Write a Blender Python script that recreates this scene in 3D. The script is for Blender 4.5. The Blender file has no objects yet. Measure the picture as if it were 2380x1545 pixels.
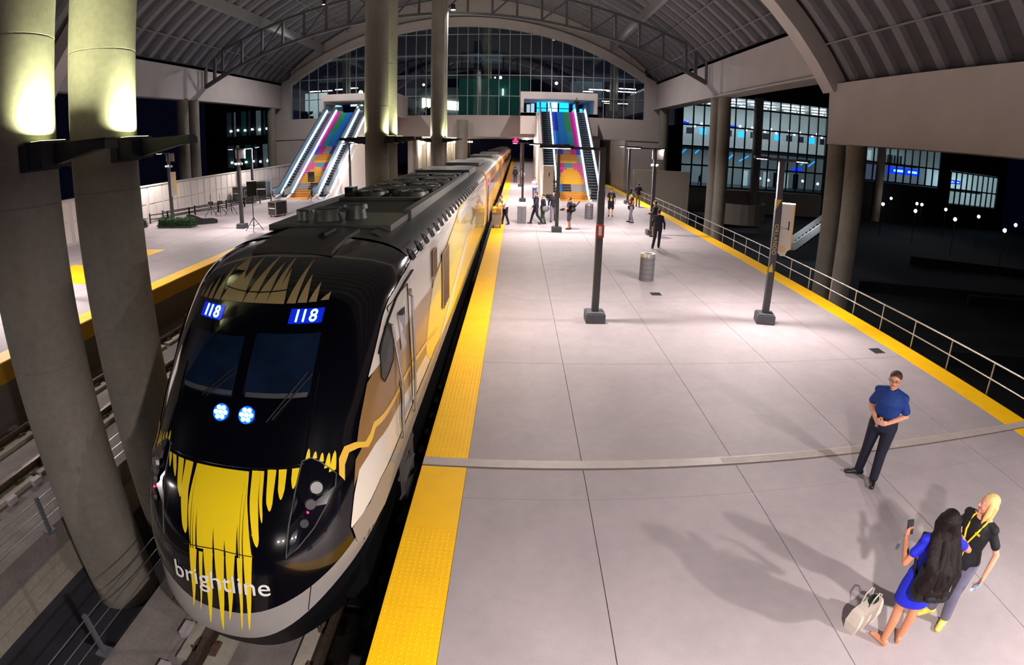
import bpy, bmesh, math, random
from math import sin, cos, pi, radians, sqrt, atan2
from mathutils import Vector, Matrix
random.seed(7)
scene = bpy.context.scene
COL = scene.collection

# ------------------------------------------------------------------ camera (wide action-camera lens)
cam = bpy.data.cameras.new('camera')
cam_ob = bpy.data.objects.new('camera', cam)
COL.objects.link(cam_ob)
scene.camera = cam_ob
cam.type = 'PANO'
cam.panorama_type = 'FISHEYE_LENS_POLYNOMIAL'
cam.sensor_fit = 'HORIZONTAL'
cam.sensor_width = 36.0
cam.sensor_height = 36.0 * 1545 / 2380
cam.fisheye_fov = radians(220)
cam.fisheye_polynomial_k0 = 0
cam.fisheye_polynomial_k1 = -0.9701784 / 18
cam.fisheye_polynomial_k2 = 0
cam.fisheye_polynomial_k3 = 0.0414458 / 18 ** 3
cam.fisheye_polynomial_k4 = 0
cam.shift_x = (1190 - 1157.817) / 2380
cam.shift_y = (616.079 - 772.5) / 1545
cam.clip_end = 600
RC = ((0.9992868805, -0.0317076627, -0.0205025494), (0.0355931877, 0.9722607415, 0.2311756379),
      (0.0126037847, -0.2317405332, 0.9726959802))
cam_ob.matrix_world = Matrix(((RC[0][0], RC[0][2], -RC[0][1], 0), (RC[1][0], RC[1][2], -RC[1][1], 0),
                              (RC[2][0], RC[2][2], -RC[2][1], 4.5), (0, 0, 0, 1)))

# ------------------------------------------------------------------ night sky, exposure
world = bpy.data.worlds.new('night')
scene.world = world
world.use_nodes = True
wb = world.node_tree.nodes['Background']
wb.inputs[0].default_value = (0.012, 0.013, 0.045, 1)
wb.inputs[1].default_value = 0.10
vs = scene.view_settings
vs.view_transform = 'Standard'
vs.look = 'None'
vs.exposure = 0.22
vs.gamma = 1.0
vs.use_curve_mapping = False
scene.cycles.use_denoising = True
scene.cycles.max_bounces = 4
scene.cycles.diffuse_bounces = 3
scene.cycles.glossy_bounces = 3
scene.cycles.transmission_bounces = 2
scene.cycles.adaptive_threshold = 0.06
scene.cycles.caustics_reflective = False
scene.cycles.caustics_refractive = False
scene.cycles.sample_clamp_indirect = 4.0

LAMP_W = 250.0      # each platform luminaire, watts
UP_W = 135.0         # each column uplight
ROOF_W = 1100.0      # each roof downlight
WARM = (1.0, 0.90, 0.875)


# ------------------------------------------------------------------ helpers
def lin(c):
    if isinstance(c, str):
        c = [int(c[i:i + 2], 16) / 255 for i in (0, 2, 4)]
    return tuple(x / 12.92 if x <= 0.04045 else ((x + 0.055) / 1.055) ** 2.4 for x in c)


MATS = {}


def mat(name, col, rough=0.5, metal=0.0, emit=0.0, noise=None, bump=None, coat=0.0, trans=0.0, ecol=None, spec=None, stretch=None):
    m = bpy.data.materials.new(name)
    m.use_nodes = True
    nt = m.node_tree
    b = nt.nodes['Principled BSDF']
    c = lin(col)
    b.inputs['Base Color'].default_value = (*c, 1)
    b.inputs['Roughness'].default_value = rough
    b.inputs['Metallic'].default_value = metal
    if coat:
        b.inputs['Coat Weight'].default_value = coat
        b.inputs['Coat Roughness'].default_value = 0.04
    if spec is not None:
        b.inputs['Specular IOR Level'].default_value = spec
    if trans:
        b.inputs['Transmission Weight'].default_value = trans
        b.inputs['IOR'].default_value = 1.1
    if emit:
        b.inputs['Emission Color'].default_value = (*(lin(ecol) if ecol else c), 1)
        b.inputs['Emission Strength'].default_value = emit
    if noise or bump:
        tc = nt.nodes.new('ShaderNodeTexCoord')
        vec = tc.outputs['Object']
        if stretch:
            mp = nt.nodes.new('ShaderNodeMapping')
            mp.inputs['Scale'].default_value = stretch
            nt.links.new(vec, mp.inputs['Vector'])
            vec = mp.outputs['Vector']
    if noise:
        prev = None
        lay = noise if isinstance(noise[0], (tuple, list)) else [noise]
        mix_in = None
        for sc, amt in lay:
            n = nt.nodes.new('ShaderNodeTexNoise')
            n.inputs['Scale'].default_value = sc
            n.inputs['Detail'].default_value = 5
            nt.links.new(vec, n.inputs['Vector'])
            r = nt.nodes.new('ShaderNodeMapRange')
            r.inputs['From Min'].default_value = 0.3
            r.inputs['From Max'].default_value = 0.7
            r.inputs['To Min'].default_value = 1 - amt
            r.inputs['To Max'].default_value = 1 + amt
            nt.links.new(n.outputs['Fac'], r.inputs['Value'])
            if mix_in is None:
                mix_in = r.outputs['Result']
            else:
                mu = nt.nodes.new('ShaderNodeMath')
                mu.operation = 'MULTIPLY'
                nt.links.new(mix_in, mu.inputs[0])
                nt.links.new(r.outputs['Result'], mu.inputs[1])
                mix_in = mu.outputs[0]
        v = nt.nodes.new('ShaderNodeVectorMath')
        v.operation = 'SCALE'
        v.inputs[0].default_value = c
        nt.links.new(mix_in, v.inputs['Scale'])
        nt.links.new(v.outputs['Vector'], b.inputs['Base Color'])
    if bump:
        n = nt.nodes.new('ShaderNodeTexNoise')
        n.inputs['Scale'].default_value = bump[0]
        n.inputs['Detail'].default_value = 4
        nt.links.new(vec, n.inputs['Vector'])
        bp = nt.nodes.new('ShaderNodeBump')
        bp.inputs['Strength'].default_value = bump[1]
        bp.inputs['Distance'].default_value = bump[2]
        nt.links.new(n.outputs['Fac'], bp.inputs['Height'])
        nt.links.new(bp.outputs['Normal'], b.inputs['Normal'])
    MATS[name] = m
    return m


class MB:
    """collects shapes into one mesh"""

    def __init__(s):
        s.v = []
        s.f = []
        s.m = []

    def add(s, vs, fs, m=0):
        o = len(s.v)
        s.v.extend(tuple(v) for v in vs)
        s.f.extend(tuple(i + o for i in f) for f in fs)
        s.m.extend([m] * len(fs))
        return s

    def box(s, x0, y0, z0, x1, y1, z1, m=0):
        vs = [(x0, y0, z0), (x1, y0, z0), (x1, y1, z0), (x0, y1, z0), (x0, y0, z1), (x1, y0, z1), (x1, y1, z1), (x0, y1, z1)]
        return s.add(vs, [(3, 2, 1, 0), (4, 5, 6, 7), (0, 1, 5, 4), (1, 2, 6, 5), (2, 3, 7, 6), (3, 0, 4, 7)], m)

    def cbox(s, c, d, m=0):
        return s.box(c[0] - d[0] / 2, c[1] - d[1] / 2, c[2] - d[2] / 2, c[0] + d[0] / 2, c[1] + d[1] / 2, c[2] + d[2] / 2, m)

    def frame(s, p, q):
        p, q = Vector(p), Vector(q)
        d = (q - p)
        d.normalize()
        up = Vector((0, 0, 1)) if abs(d.z) < 0.95 else Vector((0, 1, 0))
        a = d.cross(up).normalized()
        b = a.cross(d).normalized()
        return p, q, a, b

    def bar(s, p, q, w, h=None, m=0):
        h = h or w
        p, q, a, b = s.frame(p, q)
        vs = []
        for c in (p, q):
            for i, j in ((-1, -1), (1, -1), (1, 1), (-1, 1)):
                vs.append(c + a * (i * w / 2) + b * (j * h / 2))
        return s.add(vs, [(3, 2, 1, 0), (4, 5, 6, 7), (0, 1, 5, 4), (1, 2, 6, 5), (2, 3, 7, 6), (3, 0, 4, 7)], m)

    def cyl(s, p, q, r0, r1=None, n=12, m=0, cap=True):
        r1 = r0 if r1 is None else r1
        p, q, a, b = s.frame(p, q)
        vs = []
        for c, r in ((p, r0), (q, r1)):
            for k in range(n):
                t = 2 * pi * k / n
                vs.append(c + a * (r * cos(t)) + b * (r * sin(t)))
        fs = [(k, (k + 1) % n, n + (k + 1) % n, n + k) for k in range(n)]
        if cap:
            fs += [tuple(range(n - 1, -1, -1)), tuple(range(n, 2 * n))]
        return s.add(vs, fs, m)

    def tube(s, pts, r, n=8, m=0):
        rings = []
        pts = [Vector(p) for p in pts]
        for i, p in enumerate(pts):
            d = (pts[min(i + 1, len(pts) - 1)] - pts[max(i - 1, 0)])
            d.normalize()
            up = Vector((0, 0, 1)) if abs(d.z) < 0.95 else Vector((0, 1, 0))
            a = d.cross(up).normalized()
            b = a.cross(d).normalized()
            rr = r[i] if isinstance(r, (list, tuple)) else r
            rings.append([p + a * (rr * cos(2 * pi * k / n)) + b * (rr * sin(2 * pi * k / n)) for k in range(n)])
        return s.loft(rings, m=m)

    def loft(s, rings, m=0, close=True, caps=True):
        n = len(rings[0])
        vs = [v for r in rings for v in r]
        fs = []
        for i in range(len(rings) - 1):
            for k in range(n if close else n - 1):
                k2 = (k + 1) % n
                fs.append((i * n + k, i * n + k2, (i + 1) * n + k2, (i + 1) * n + k))
        if caps and close:
            fs += [tuple(range(n - 1, -1, -1)), tuple((len(rings) - 1) * n + k for k in range(n))]
        return s.add(vs, fs, m)

    def ball(s, c, r, n=12, k=8, m=0):
        if not isinstance(r, (tuple, list)):
            r = (r, r, r)
        vs = [(c[0], c[1], c[2] - r[2])]
        for j in range(1, k):
            t = pi * j / k - pi / 2
            for i in range(n):
                a = 2 * pi * i / n
                vs.append((c[0] + r[0] * cos(t) * cos(a), c[1] + r[1] * cos(t) * sin(a), c[2] + r[2] * sin(t)))
        vs.append((c[0], c[1], c[2] + r[2]))
        fs = [(0, 1 + (i + 1) % n, 1 + i) for i in range(n)]
        for j in range(k - 2):
            for i in range(n):
                a, b = 1 + j * n + i, 1 + j * n + (i + 1) % n
                fs.append((a, b, b + n, a + n))
        e = len(vs) - 1
        o = 1 + (k - 2) * n
        fs += [(o + i, o + (i + 1) % n, e) for i in range(n)]
        return s.add(vs, fs, m)

    def prism(s, pts, lo, hi, axis='y', m=0):
        """2-D outline extruded along an axis; outline in the other two axes in order"""
        def P(a, b, t):
            return {'x': (t, a, b), 'y': (a, t, b), 'z': (a, b, t)}[axis]
        n = len(pts)
        vs = [P(a, b, lo) for a, b in pts] + [P(a, b, hi) for a, b in pts]
        fs = [tuple(range(n - 1, -1, -1)), tuple(range(n, 2 * n))] + [(k, (k + 1) % n, n + (k + 1) % n, n + k) for k in range(n)]
        return s.add(vs, fs, m)

    def mesh(s, name, mats, smooth=False):
        me = bpy.data.meshes.new(name)
        me.from_pydata(s.v, [], s.f)
        for x in (mats if isinstance(mats, (list, tuple)) else [mats]):
            me.materials.append(MATS[x] if isinstance(x, str) else x)
        if any(s.m):
            me.polygons.foreach_set('material_index', s.m)
        bm = bmesh.new()
        bm.from_mesh(me)
        bmesh.ops.recalc_face_normals(bm, faces=bm.faces)
        bm.to_mesh(me)
        bm.free()
        if smooth:
            me.polygons.foreach_set('use_smooth', [True] * len(me.polygons))
        me.update()
        return me

    def build(s, name, mats, parent=None, smooth=False, loc=None, rz=0):
        return put(name, s.mesh(name, mats, smooth), parent, loc, rz)


def put(name, data, parent=None, loc=None, rz=0):
    o = bpy.data.objects.new(name, data)
    COL.objects.link(o)
    if parent is not None:
        o.parent = parent
    if loc is not None:
        o.location = loc
    if rz:
        o.rotation_euler[2] = rz
    return o


def tag(o, label=None, cat=None, group=None, kind=None):
    if label:
        o['label'] = label
    if cat:
        o['category'] = cat
    if group:
        o['group'] = group
    if kind:
        o['kind'] = kind
    return o


def thing(name, label, cat, loc=(0, 0, 0), rz=0, group=None):
    o = put(name, None, None, loc, rz)
    o.empty_display_size = 0.2
    return tag(o, label, cat, group)


def struct(o, label=None):
    return tag(o, label, None, None, 'structure')


def copy_tree(o, parent=None):
    c = o.copy()
    COL.objects.link(c)
    c.parent = parent
    for ch in KIDS(o):
        copy_tree(ch, c)
    return c


def KIDS(o):
    return [x for x in COL.objects if x.parent == o]


def smooth_edges(o, ang=40):
    me = o.data
    me.polygons.foreach_set('use_smooth', [True] * len(me.polygons))
    bm = bmesh.new()
    bm.from_mesh(me)
    for e in bm.edges:
        if len(e.link_faces) == 2 and e.calc_face_angle(0) > radians(ang):
            e.smooth = False
    bm.to_mesh(me)
    bm.free()


def light(name, kind, loc, watts, color, parent=None, size=0.3, size_y=None, rot=(0, 0, 0), spot=None, blend=0.3):
    l = bpy.data.lights.new(name, kind)
    l.energy = watts
    l.color = color
    if kind == 'AREA':
        l.size = size
        if size_y:
            l.shape = 'RECTANGLE'
            l.size_y = size_y
        if spot:
            l.spread = spot
    else:
        l.shadow_soft_size = size
        if kind == 'SPOT':
            l.spot_size = spot
            l.spot_blend = blend
    o = put(name, l, parent, loc)
    o.rotation_euler = rot
    return o


def text_mesh(body, size=1.0, depth=0.0, align='CENTER', spacing=1.0):
    c = bpy.data.curves.new('lettering', 'FONT')
    c.body = body
    c.size = size
    c.align_x = align
    c.align_y = 'CENTER'
    c.extrude = depth
    c.space_character = spacing
    o = bpy.data.objects.new('tmp', c)
    COL.objects.link(o)
    dg = bpy.context.evaluated_depsgraph_get()
    me = bpy.data.meshes.new_from_object(o.evaluated_get(dg))
    bpy.data.objects.remove(o)
    bpy.data.curves.remove(c)
    return me


# ------------------------------------------------------------------ materials
mat('platform', 'A3999B', 0.62, noise=[(0.4, .10), (1.7, .05), (90, .10), (6, .035)], bump=(120, .15, .004))
mat('joint', '6e6462', 0.9)
mat('plate', 'B5AAA4', 0.5, noise=[(5, .08)])
mat('vent_dark', '1d1a1c', 0.9)
mat('tactile', 'FFC400', 0.5, noise=[(3, .05), (60, .05)])
mat('tactile_side', 'B98A12', 0.7)
mat('concrete', 'A39A8C', 0.8, noise=[(1.2, .14), (14, .09)], bump=(40, .25, .01))
mat('column', '8a8379', 0.75, noise=[(0.9, .13), (9, .09), (50, .05)], bump=(60, .2, .006))
mat('slab_dark', '7d7470', 0.85, noise=[(2, .2), (25, .12)], bump=(30, .3, .01))
mat('pit', '3a3a44', 0.7, noise=[(1.5, .25)])
mat('girder', 'C2BAB8', 0.85, noise=[(0.6, .05)])
mat('roof_deck', '48464b', 0.85, noise=[(3, .1)])
mat('roof_rib', '747278', 0.8, noise=[(2, .08)])
mat('roof_steel', '8a888a', 0.6, noise=[(2, .06)])
mat('truss_steel', '55555a', 0.6, noise=[(2, .06)])
mat('plaster', 'CBC3C0', 0.85, noise=[(0.8, .05)])
mat('fascia', 'C6BCB8', 0.8, noise=[(0.6, .05)])
mat('mullion', 'B9BDB9', 0.45, 0.6)
mat('mullion_dark', '2a2d34', 0.5, 0.5)
mat('steel', 'B8B8BA', 0.32, 0.9)
mat('rail_steel', '6a5a50', 0.4, 0.7, noise=[(20, .2)])
mat('rust', '5d4538', 0.8, noise=[(20, .3)])
mat('post_grey', '4d4c50', 0.55, 0.2, noise=[(8, .06)])
mat('post_base', '56585e', 0.6, noise=[(8, .06)])
mat('bin_grey', '77757a', 0.5, 0.3, noise=[(30, .08)])
mat('bin_top', 'd8d6d6', 0.25, 0.8)
mat('sign_white', 'E4DAD2', 0.5)
mat('sign_yellow', 'F4C614', 0.5)
mat('sign_ink', '24222a', 0.6)
mat('lettering_gold', 'E3CE7A', 0.5)
mat('black', '0d0d10', 0.5)
mat('black_gloss', '0a0a12', 0.12, coat=1.0)
mat('rubber', '131214', 0.7)
mat('glass_dark', '0a1230', 0.05, coat=1.0)
mat('wind_glass', '142238', 0.06, coat=1.0, noise=[(3, .3)])
mat('train_black', '07070d', 0.16, coat=1.0)
mat('train_white', 'EFE6D8', 0.3, coat=.6)
mat('train_low', '9a9490', 0.35, coat=.4)
mat('train_yellow', 'FFDE20', 0.24, coat=.8)
mat('train_gold', 'A07A4A', 0.35, 0.15, coat=.4)
mat('train_tan', 'B7A06C', 0.35, coat=.4)
mat('train_stripe', 'F6C64A', 0.3, coat=.4)
mat('train_roof', '55534f', 0.42, 0.35, noise=[(5, .1)])
mat('train_roof_pale', '7f8078', 0.4, 0.3, noise=[(6, .12)])
mat('train_skirt', '55514e', 0.5)
mat('train_window', '2a241e', 0.12, coat=.8)
mat('grille_tan', 'A98F74', 0.6)
mat('train_orange', 'E59A2E', 0.3, coat=.6)
mat('white', 'F2F0EE', 0.5)
mat('led_white', 'FFFFFF', 0.5, emit=14, ecol='FFF6F2')
mat('led_blue', 'FFFFFF', 0.5, emit=9, ecol='BFE0FF')
mat('led_number', 'FFFFFF', 0.5, emit=16, ecol='6FB4FF')
mat('led_head', 'FFFFFF', 0.5, emit=12, ecol='4FA4FF')
mat('head_lens', '1a4fb0', 0.1, emit=1.4, ecol='0a50ff')
mat('number_case', '0a1a4a', 0.2, emit=.5, ecol='0a30ff')
mat('led_red', 'FF2040', 0.5, emit=10, ecol='FF1040')
mat('led_warm', 'FFFFFF', 0.5, emit=7, ecol='FFF0C8')
mat('screen_blue', '20A0FF', 0.4, emit=2.2, ecol='14A0FF')
mat('screen_deep', '1030FF', 0.4, emit=2.0, ecol='0A38FF')
mat('screen_pale', 'C0F0FF', 0.4, emit=2.5, ecol='9FE8FF')
mat('uplight_lens', 'FFFFFF', 0.4, emit=5, ecol='F0FFA8')
mat('lamp_case', '3a3b40', 0.5, 0.4)
mat('hedge', '2f5a22', 0.8, noise=[(20, .4)])
mat('leaf_dark', '16301c', 0.8, noise=[(20, .4)])
mat('case_black', '1b1a1e', 0.5)
mat('case_trim', 'B9B4AE', 0.35, 0.8)
mat('fabric_black', '101014', 0.9)
mat('wall_panel', 'D6CDC6', 0.75, noise=[(0.9, .05), (40, .05)])
mat('wall_cap', 'C9C2B6', 0.7)
mat('terminal_wall', 'A89E92', 0.85, noise=[(0.3, .08)])
mat('terminal_dark', '14141e', 0.8)
mat('room_pale_glow', 'A9B0AC', 0.8, emit=.16, ecol='B8C6C4')  # walls glow faintly, interior lamplight put into the material
mat('room_ceiling', 'C6C9C4', 0.8, emit=.3, ecol='D4DCD8')  # ceiling glow stands in for lamplight inside the rooms
mat('room_window', 'D6E6E2', 0.8, emit=.55, ecol='D0E4E0')
mat('room_dim_glow', '5a6468', 0.8, emit=.05, ecol='7C8C94')  # slight glow put into dim interior surfaces in place of lamplight
mat('room_navy_glow', '0d0f24', 0.8, emit=.03, ecol='1a1f55')  # faint glow put into the dark interior surfaces
mat('green_panel', '2f6a5c', 0.3, emit=.10, ecol='2f7a68')  # opaque panel given a faint glow for its lit look
mat('asphalt', '121218', 0.9, noise=[(0.2, .3)])
mat('step_dark', '16171c', 0.5, 0.3)
mat('step_edge', '8d9298', 0.4, 0.6)
mat('balustrade', '8fa4b4', 0.08, 0.2, trans=0.0, coat=.6)
mat('side_panel', 'E9E3DD', 0.35, noise=[(1, .03)])
mat('stair_blue', '1C86E0', 0.45)
mat('stair_magenta', 'D8249C', 0.45)
mat('stair_green', '2FA86A', 0.45)
mat('stair_teal', '2AA6B8', 0.45)
mat('stair_yellow', 'F0B020', 0.45)
mat('stair_pink', 'E85A9A', 0.45)
mat('stair_grey', '9C948C', 0.5)
mat('stair_orange', 'D08A1C', 0.45)
mat('stair_dark', '2a2632', 0.5)
mat('stair_indigo', '2C3FC0', 0.45)
# ================================================================== PLATFORMS
XA, XB, XCc, XD = -1.265, -0.62, 9.565, 10.24       # near platform: edge, strip, strip, edge
LXA, LXB = -11.95, -12.60                            # far platform edge and strip
Y0, Y1 = -6.0, 150.0
JX = [XB, 1.048, 3.384, 5.669, 8.0, XCc]
JY = [-3.3, 1.17, 5.65, 6.37, 6.56, 10.13, 14.6, 19.1, 23.6, 28.1, 32.6, 37.1, 41.6, 46.1, 50.6, 55.1, 59.6, 64.1]

m = MB().box(XA, Y0, -1.9, XD, Y1, -0.02)
floor = struct(m.build('floor', 'joint'), 'pale concrete station platform beside the train')
for j in range(len(JY) - 1):
    if j == 3:
        continue
    for i in range(len(JX) - 1):
        g = 0.005
        b = MB().box(JX[i] + g, JY[j] + g, -0.06, JX[i + 1] - g, JY[j + 1] - g, 0.0)
        b.build('slab', 'platform', floor)
MB().box(XB, 64.1, -0.06, XCc, Y1, 0).build('slab', 'platform', floor)
# expansion joint cover plate
t = MB().box(XA, 6.37, -0.05, XD, 6.56, 0.012)
t.build('joint_cover_plate', 'plate', floor)
t = MB()
for k in range(5):
    t.box(3.2, 6.395 + k * .03, 0.012, XD - .4, 6.407 + k * .03, 0.018)
t.build('joint_cover_rib', 'plate', floor)
MB().box(XA, 6.335, -0.03, XD, 6.37, 0.004).build('joint_seal', 'joint', floor)
# tactile warning tiles
def tile_mesh(w, ln, domes):
    b = MB().box(0, 0, -0.05, w, ln, 0.004)
    if domes:
        p = 0.0605
        nx, ny = int(w / p), int(ln / p)
        for i in range(nx):
            for j in range(ny):
                cx, cy = (i + .5) * w / nx, (j + .5) * ln / ny
                vs = []
                for r, z in ((.0125, .004), (.007, .0095)):
                    vs += [(cx + r * cos(2 * pi * k / 6), cy + r * sin(2 * pi * k / 6), z) for k in range(6)]
                b.add(vs, [(k, (k + 1) % 6, 6 + (k + 1) % 6, 6 + k) for k in range(6)] + [tuple(range(6, 12))])
    return b.mesh('tactile_tile', 'tactile')
TL = 1.27
tm_d = tile_mesh(XB - XA, TL - .006, True)
tm_p = tile_mesh(XB - XA, TL - .006, False)
ys = [3.74 + TL * k for k in range(-3, 2)] + [6.56 + TL * k for k in range(0, 46)]
strip = struct(put('tactile_strip', None), 'yellow tactile warning strip along the platform edge by the train')
for y in ys:
    if 6.2 < y + TL < 6.56 or y < -2 or (y < 6.5 and y + TL > 6.4):
        continue
    put('tactile_tile', tm_d if y < 16 else tm_p, strip, (XA, y, 0))
MB().box(XA, 5.01, -.05, XB, 6.335, .004).build('tactile_tile', 'tactile', strip)
MB().box(XA, 65.0, -.05, XB, Y1, .004).build('tactile_tile', 'tactile', strip)
strip2 = struct(put('tactile_strip', None), 'yellow tactile warning strip along the railing side of the platform')
tm_r = tile_mesh(XD - XCc, TL - .006, False)
for k in range(-4, 50):
    y = 6.56 + TL * k
    if y < 6.5 and y + TL > 6.4:
        MB().box(XCc, y, -.05, XD, 6.335, .004).build('tactile_tile', 'tactile', strip2)
        continue
    put('tactile_tile', tm_r, strip2, (XCc, y, 0))
# drains
for (x, y), nm in (((4.40, 15.46), 'small dark floor drain grate in front of the nearer litter bin'), ((9.07, 10.56), 'small dark floor drain grate near the yellow railing strip')):
    d = thing('floor_drain', nm, 'drain', (x, y, 0), 0, 'platform floor drains')
    MB().box(-.17, -.17, 0, .17, .17, .004).build('frame', 'post_base', d)
    g = MB()
    for k in range(6):
        g.box(-.15, -.14 + k * .05, .004, .15, -.115 + k * .05, .008)
    g.build('grate', 'black', d)

# far platform
f2 = struct(MB().box(-23.3, Y0, -1.9, LXA, Y1, -0.02).build('floor', 'joint'), 'pale concrete platform across the tracks')
for j in range(len(JY) - 1):
    if j in (3, 4) or JY[j + 1] < 5:
        continue
    for x0, x1 in ((-14.9, LXB), (-17.2, -14.9), (-19.5, -17.2), (-21.4, -19.5), (-23.3, -21.4)):
        MB().box(x0 + .007, JY[j] + .007, -.06, x1 - .007, JY[j + 1] - .007, 0).build('slab', 'platform', f2)
MB().box(-23.3, 5.65, -.06, LXB, 10.13, -.002).build('slab', 'platform', f2)
MB().box(-23.3, 64.1, -.06, LXB, Y1, 0).build('slab', 'platform', f2)
strip3 = struct(put('tactile_strip', None), 'yellow tactile warning strip on the platform across the tracks')
tm_l = tile_mesh(LXA - LXB, TL - .006, False)
for k in range(0, 44):
    put('tactile_tile', tm_l, strip3, (LXB, 5 + TL * k, 0))
MB().box(LXA, 4, -.5, LXA + .03, 61, -.01).build('edge_face', 'tactile_side', strip3)
for x0, y0, x1, y1, nm in ((-18.8, 14.6, -15.6, 17.3, 'wide yellow tactile mat on the far platform behind the columns'), (-17.4, 19.4, -16.05, 20.6, 'small yellow tactile mat on the far platform beside the column')):
    tag(MB().box(x0, y0, 0, x1, y1, .006).build('tactile_mat', 'tactile'), nm, 'mat', 'yellow mats on the far platform')

# ================================================================== TRACK BED
ZR, ZS = -1.22, -1.45
bed = struct(MB().box(-40, Y0, -2.85, 10.2, Y1, -2.65).build('floor', 'pit'), 'dark ground below the tracks')
def track(cx, x0, x1, label):
    tr = struct(put('track_bed', None), label)
    MB().box(x0, Y0, -1.95, x1, Y1, ZS).build('track_slab', 'slab_dark', tr)
    MB().box(x0 + .02 if cx > -6 else x1 - .3, Y0, -2.65, x0 + .3 if cx > -6 else x1 - .02, Y1, -1.95).build('slab_wall', 'concrete', tr)
    for s in (-1, 1):
        r = cx + s * .753
        b = MB()
        b.box(r - .07, Y0, ZS + .09, r + .07, Y1, ZS + .105)
        b.box(r - .012, Y0, ZS + .1, r + .012, Y1, ZR - .03)
        b.box(r - .036, Y0, ZR - .035, r + .036, Y1, ZR)
        b.build('rail', 'rail_steel', tr)
    pm = MB().box(-.33, -.62, 0, .33, .62, .085).mesh('plinth', 'concrete')
    cm = MB().box(-.17, -.12, .085, .17, .12, .10).box(-.15, -.05, .10, -.075, .05, .135).box(.075, -.05, .10, .15, .05, .135)
    cm.cyl((-.16, -.08, .1), (-.16, -.08, .14), .02, n=6).cyl((.16, .08, .1), (.16, .08, .14), .02, n=6)
    cm = cm.mesh('fastener', 'rust')
    sm = MB().box(.34, -.11, 0, .48, .11, .12).mesh('block', 'platform')
    for s in (-1, 1):
        for k in range(26):
            y = 1.2 + k * 1.4
            put('plinth', pm, tr, (cx + s * .753, y, ZS))
            for o in (-.35, .35):
                put('fastener', cm, tr, (cx + s * .753, y + o, ZS))
                if k < 8:
                    q = put('cable_block', sm, tr, (cx + s * .753, y + o + .2, ZS))
                    if s < 0:
                        q.scale.x = -1
    return tr
track(-2.95, -5.0, XA, 'concrete slab track under the train')
track(-10.25, LXA, -7.75, 'concrete slab track beside the far platform')
# cable guard rails on the median edges of the two track slabs
for x, label in ((-5.08, 'cable guard rail with grey posts along the median edge of the train track'), (-7.68, 'cable guard rail with grey posts along the median edge of the far track')):
    gr = thing('cable_guard_rail', label, 'railing', (x, 0, ZS))
    ysp = [1.3, 3.15, 5.0, 6.85, 8.7, 10.6, 12.5] if x > -6 else [1.4, 3.1, 4.9, 6.7, 8.5, 10.3]
    for y in ysp:
        b = MB().bar((0, y, 0), (0, y, .72), .06, .06).box(-.09, y - .09, 0, .09, y + .09, .03)
        b.build('post', 'post_base', gr)
    for z in (.25, .45, .66):
        MB().cyl((0, 0, z), (0, 14, z), .008, n=6).build('cable', 'steel', gr)

# ================================================================== LEFT WALL with panels
wl = struct(MB().box(-23.55, 4, -.1, -23.22, 66, 2.36).build('wall_left', 'plaster'), 'low pale wall with recessed panels behind the far platform')
for k in range(17):
    y = 8 + k * 3.4
    for a, b, z0, z1 in ((.10, .78, .12, 1.18), (.86, 1.54, .12, 1.18), (.10, .78, 1.26, 2.28), (.86, 1.54, 1.26, 2.28), (1.78, 2.46, .12, 1.18), (2.54, 3.22, .12, 1.18), (1.78, 2.46, 1.26, 2.28), (2.54, 3.22, 1.26, 2.28)):
        MB().box(-23.22, y + a, z0, -23.19, y + b, z1).build('panel', 'wall_panel', wl)
MB().box(-23.6, 4, 2.36, -23.15, 66, 2.42).build('cap', 'wall_cap', wl)

# ================================================================== RAILING on the near platform
rl = thing('platform_railing', 'two-bar steel railing on posts along the outer platform edge', 'railing', (10.30, 0, 0))
for y in [5.02 + 1.41 * k for k in range(33)]:
    MB().cyl((0, y, -.3), (0, y, .73), .02, n=8).build('post', 'steel', rl)
MB().cyl((0, 4.2, .73), (0, 51.5, .73), .024, n=8).build('top_rail', 'steel', rl)
MB().cyl((0, 4.2, .36), (0, 51.5, .36), .02, n=8).build('mid_rail', 'steel', rl)

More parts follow.
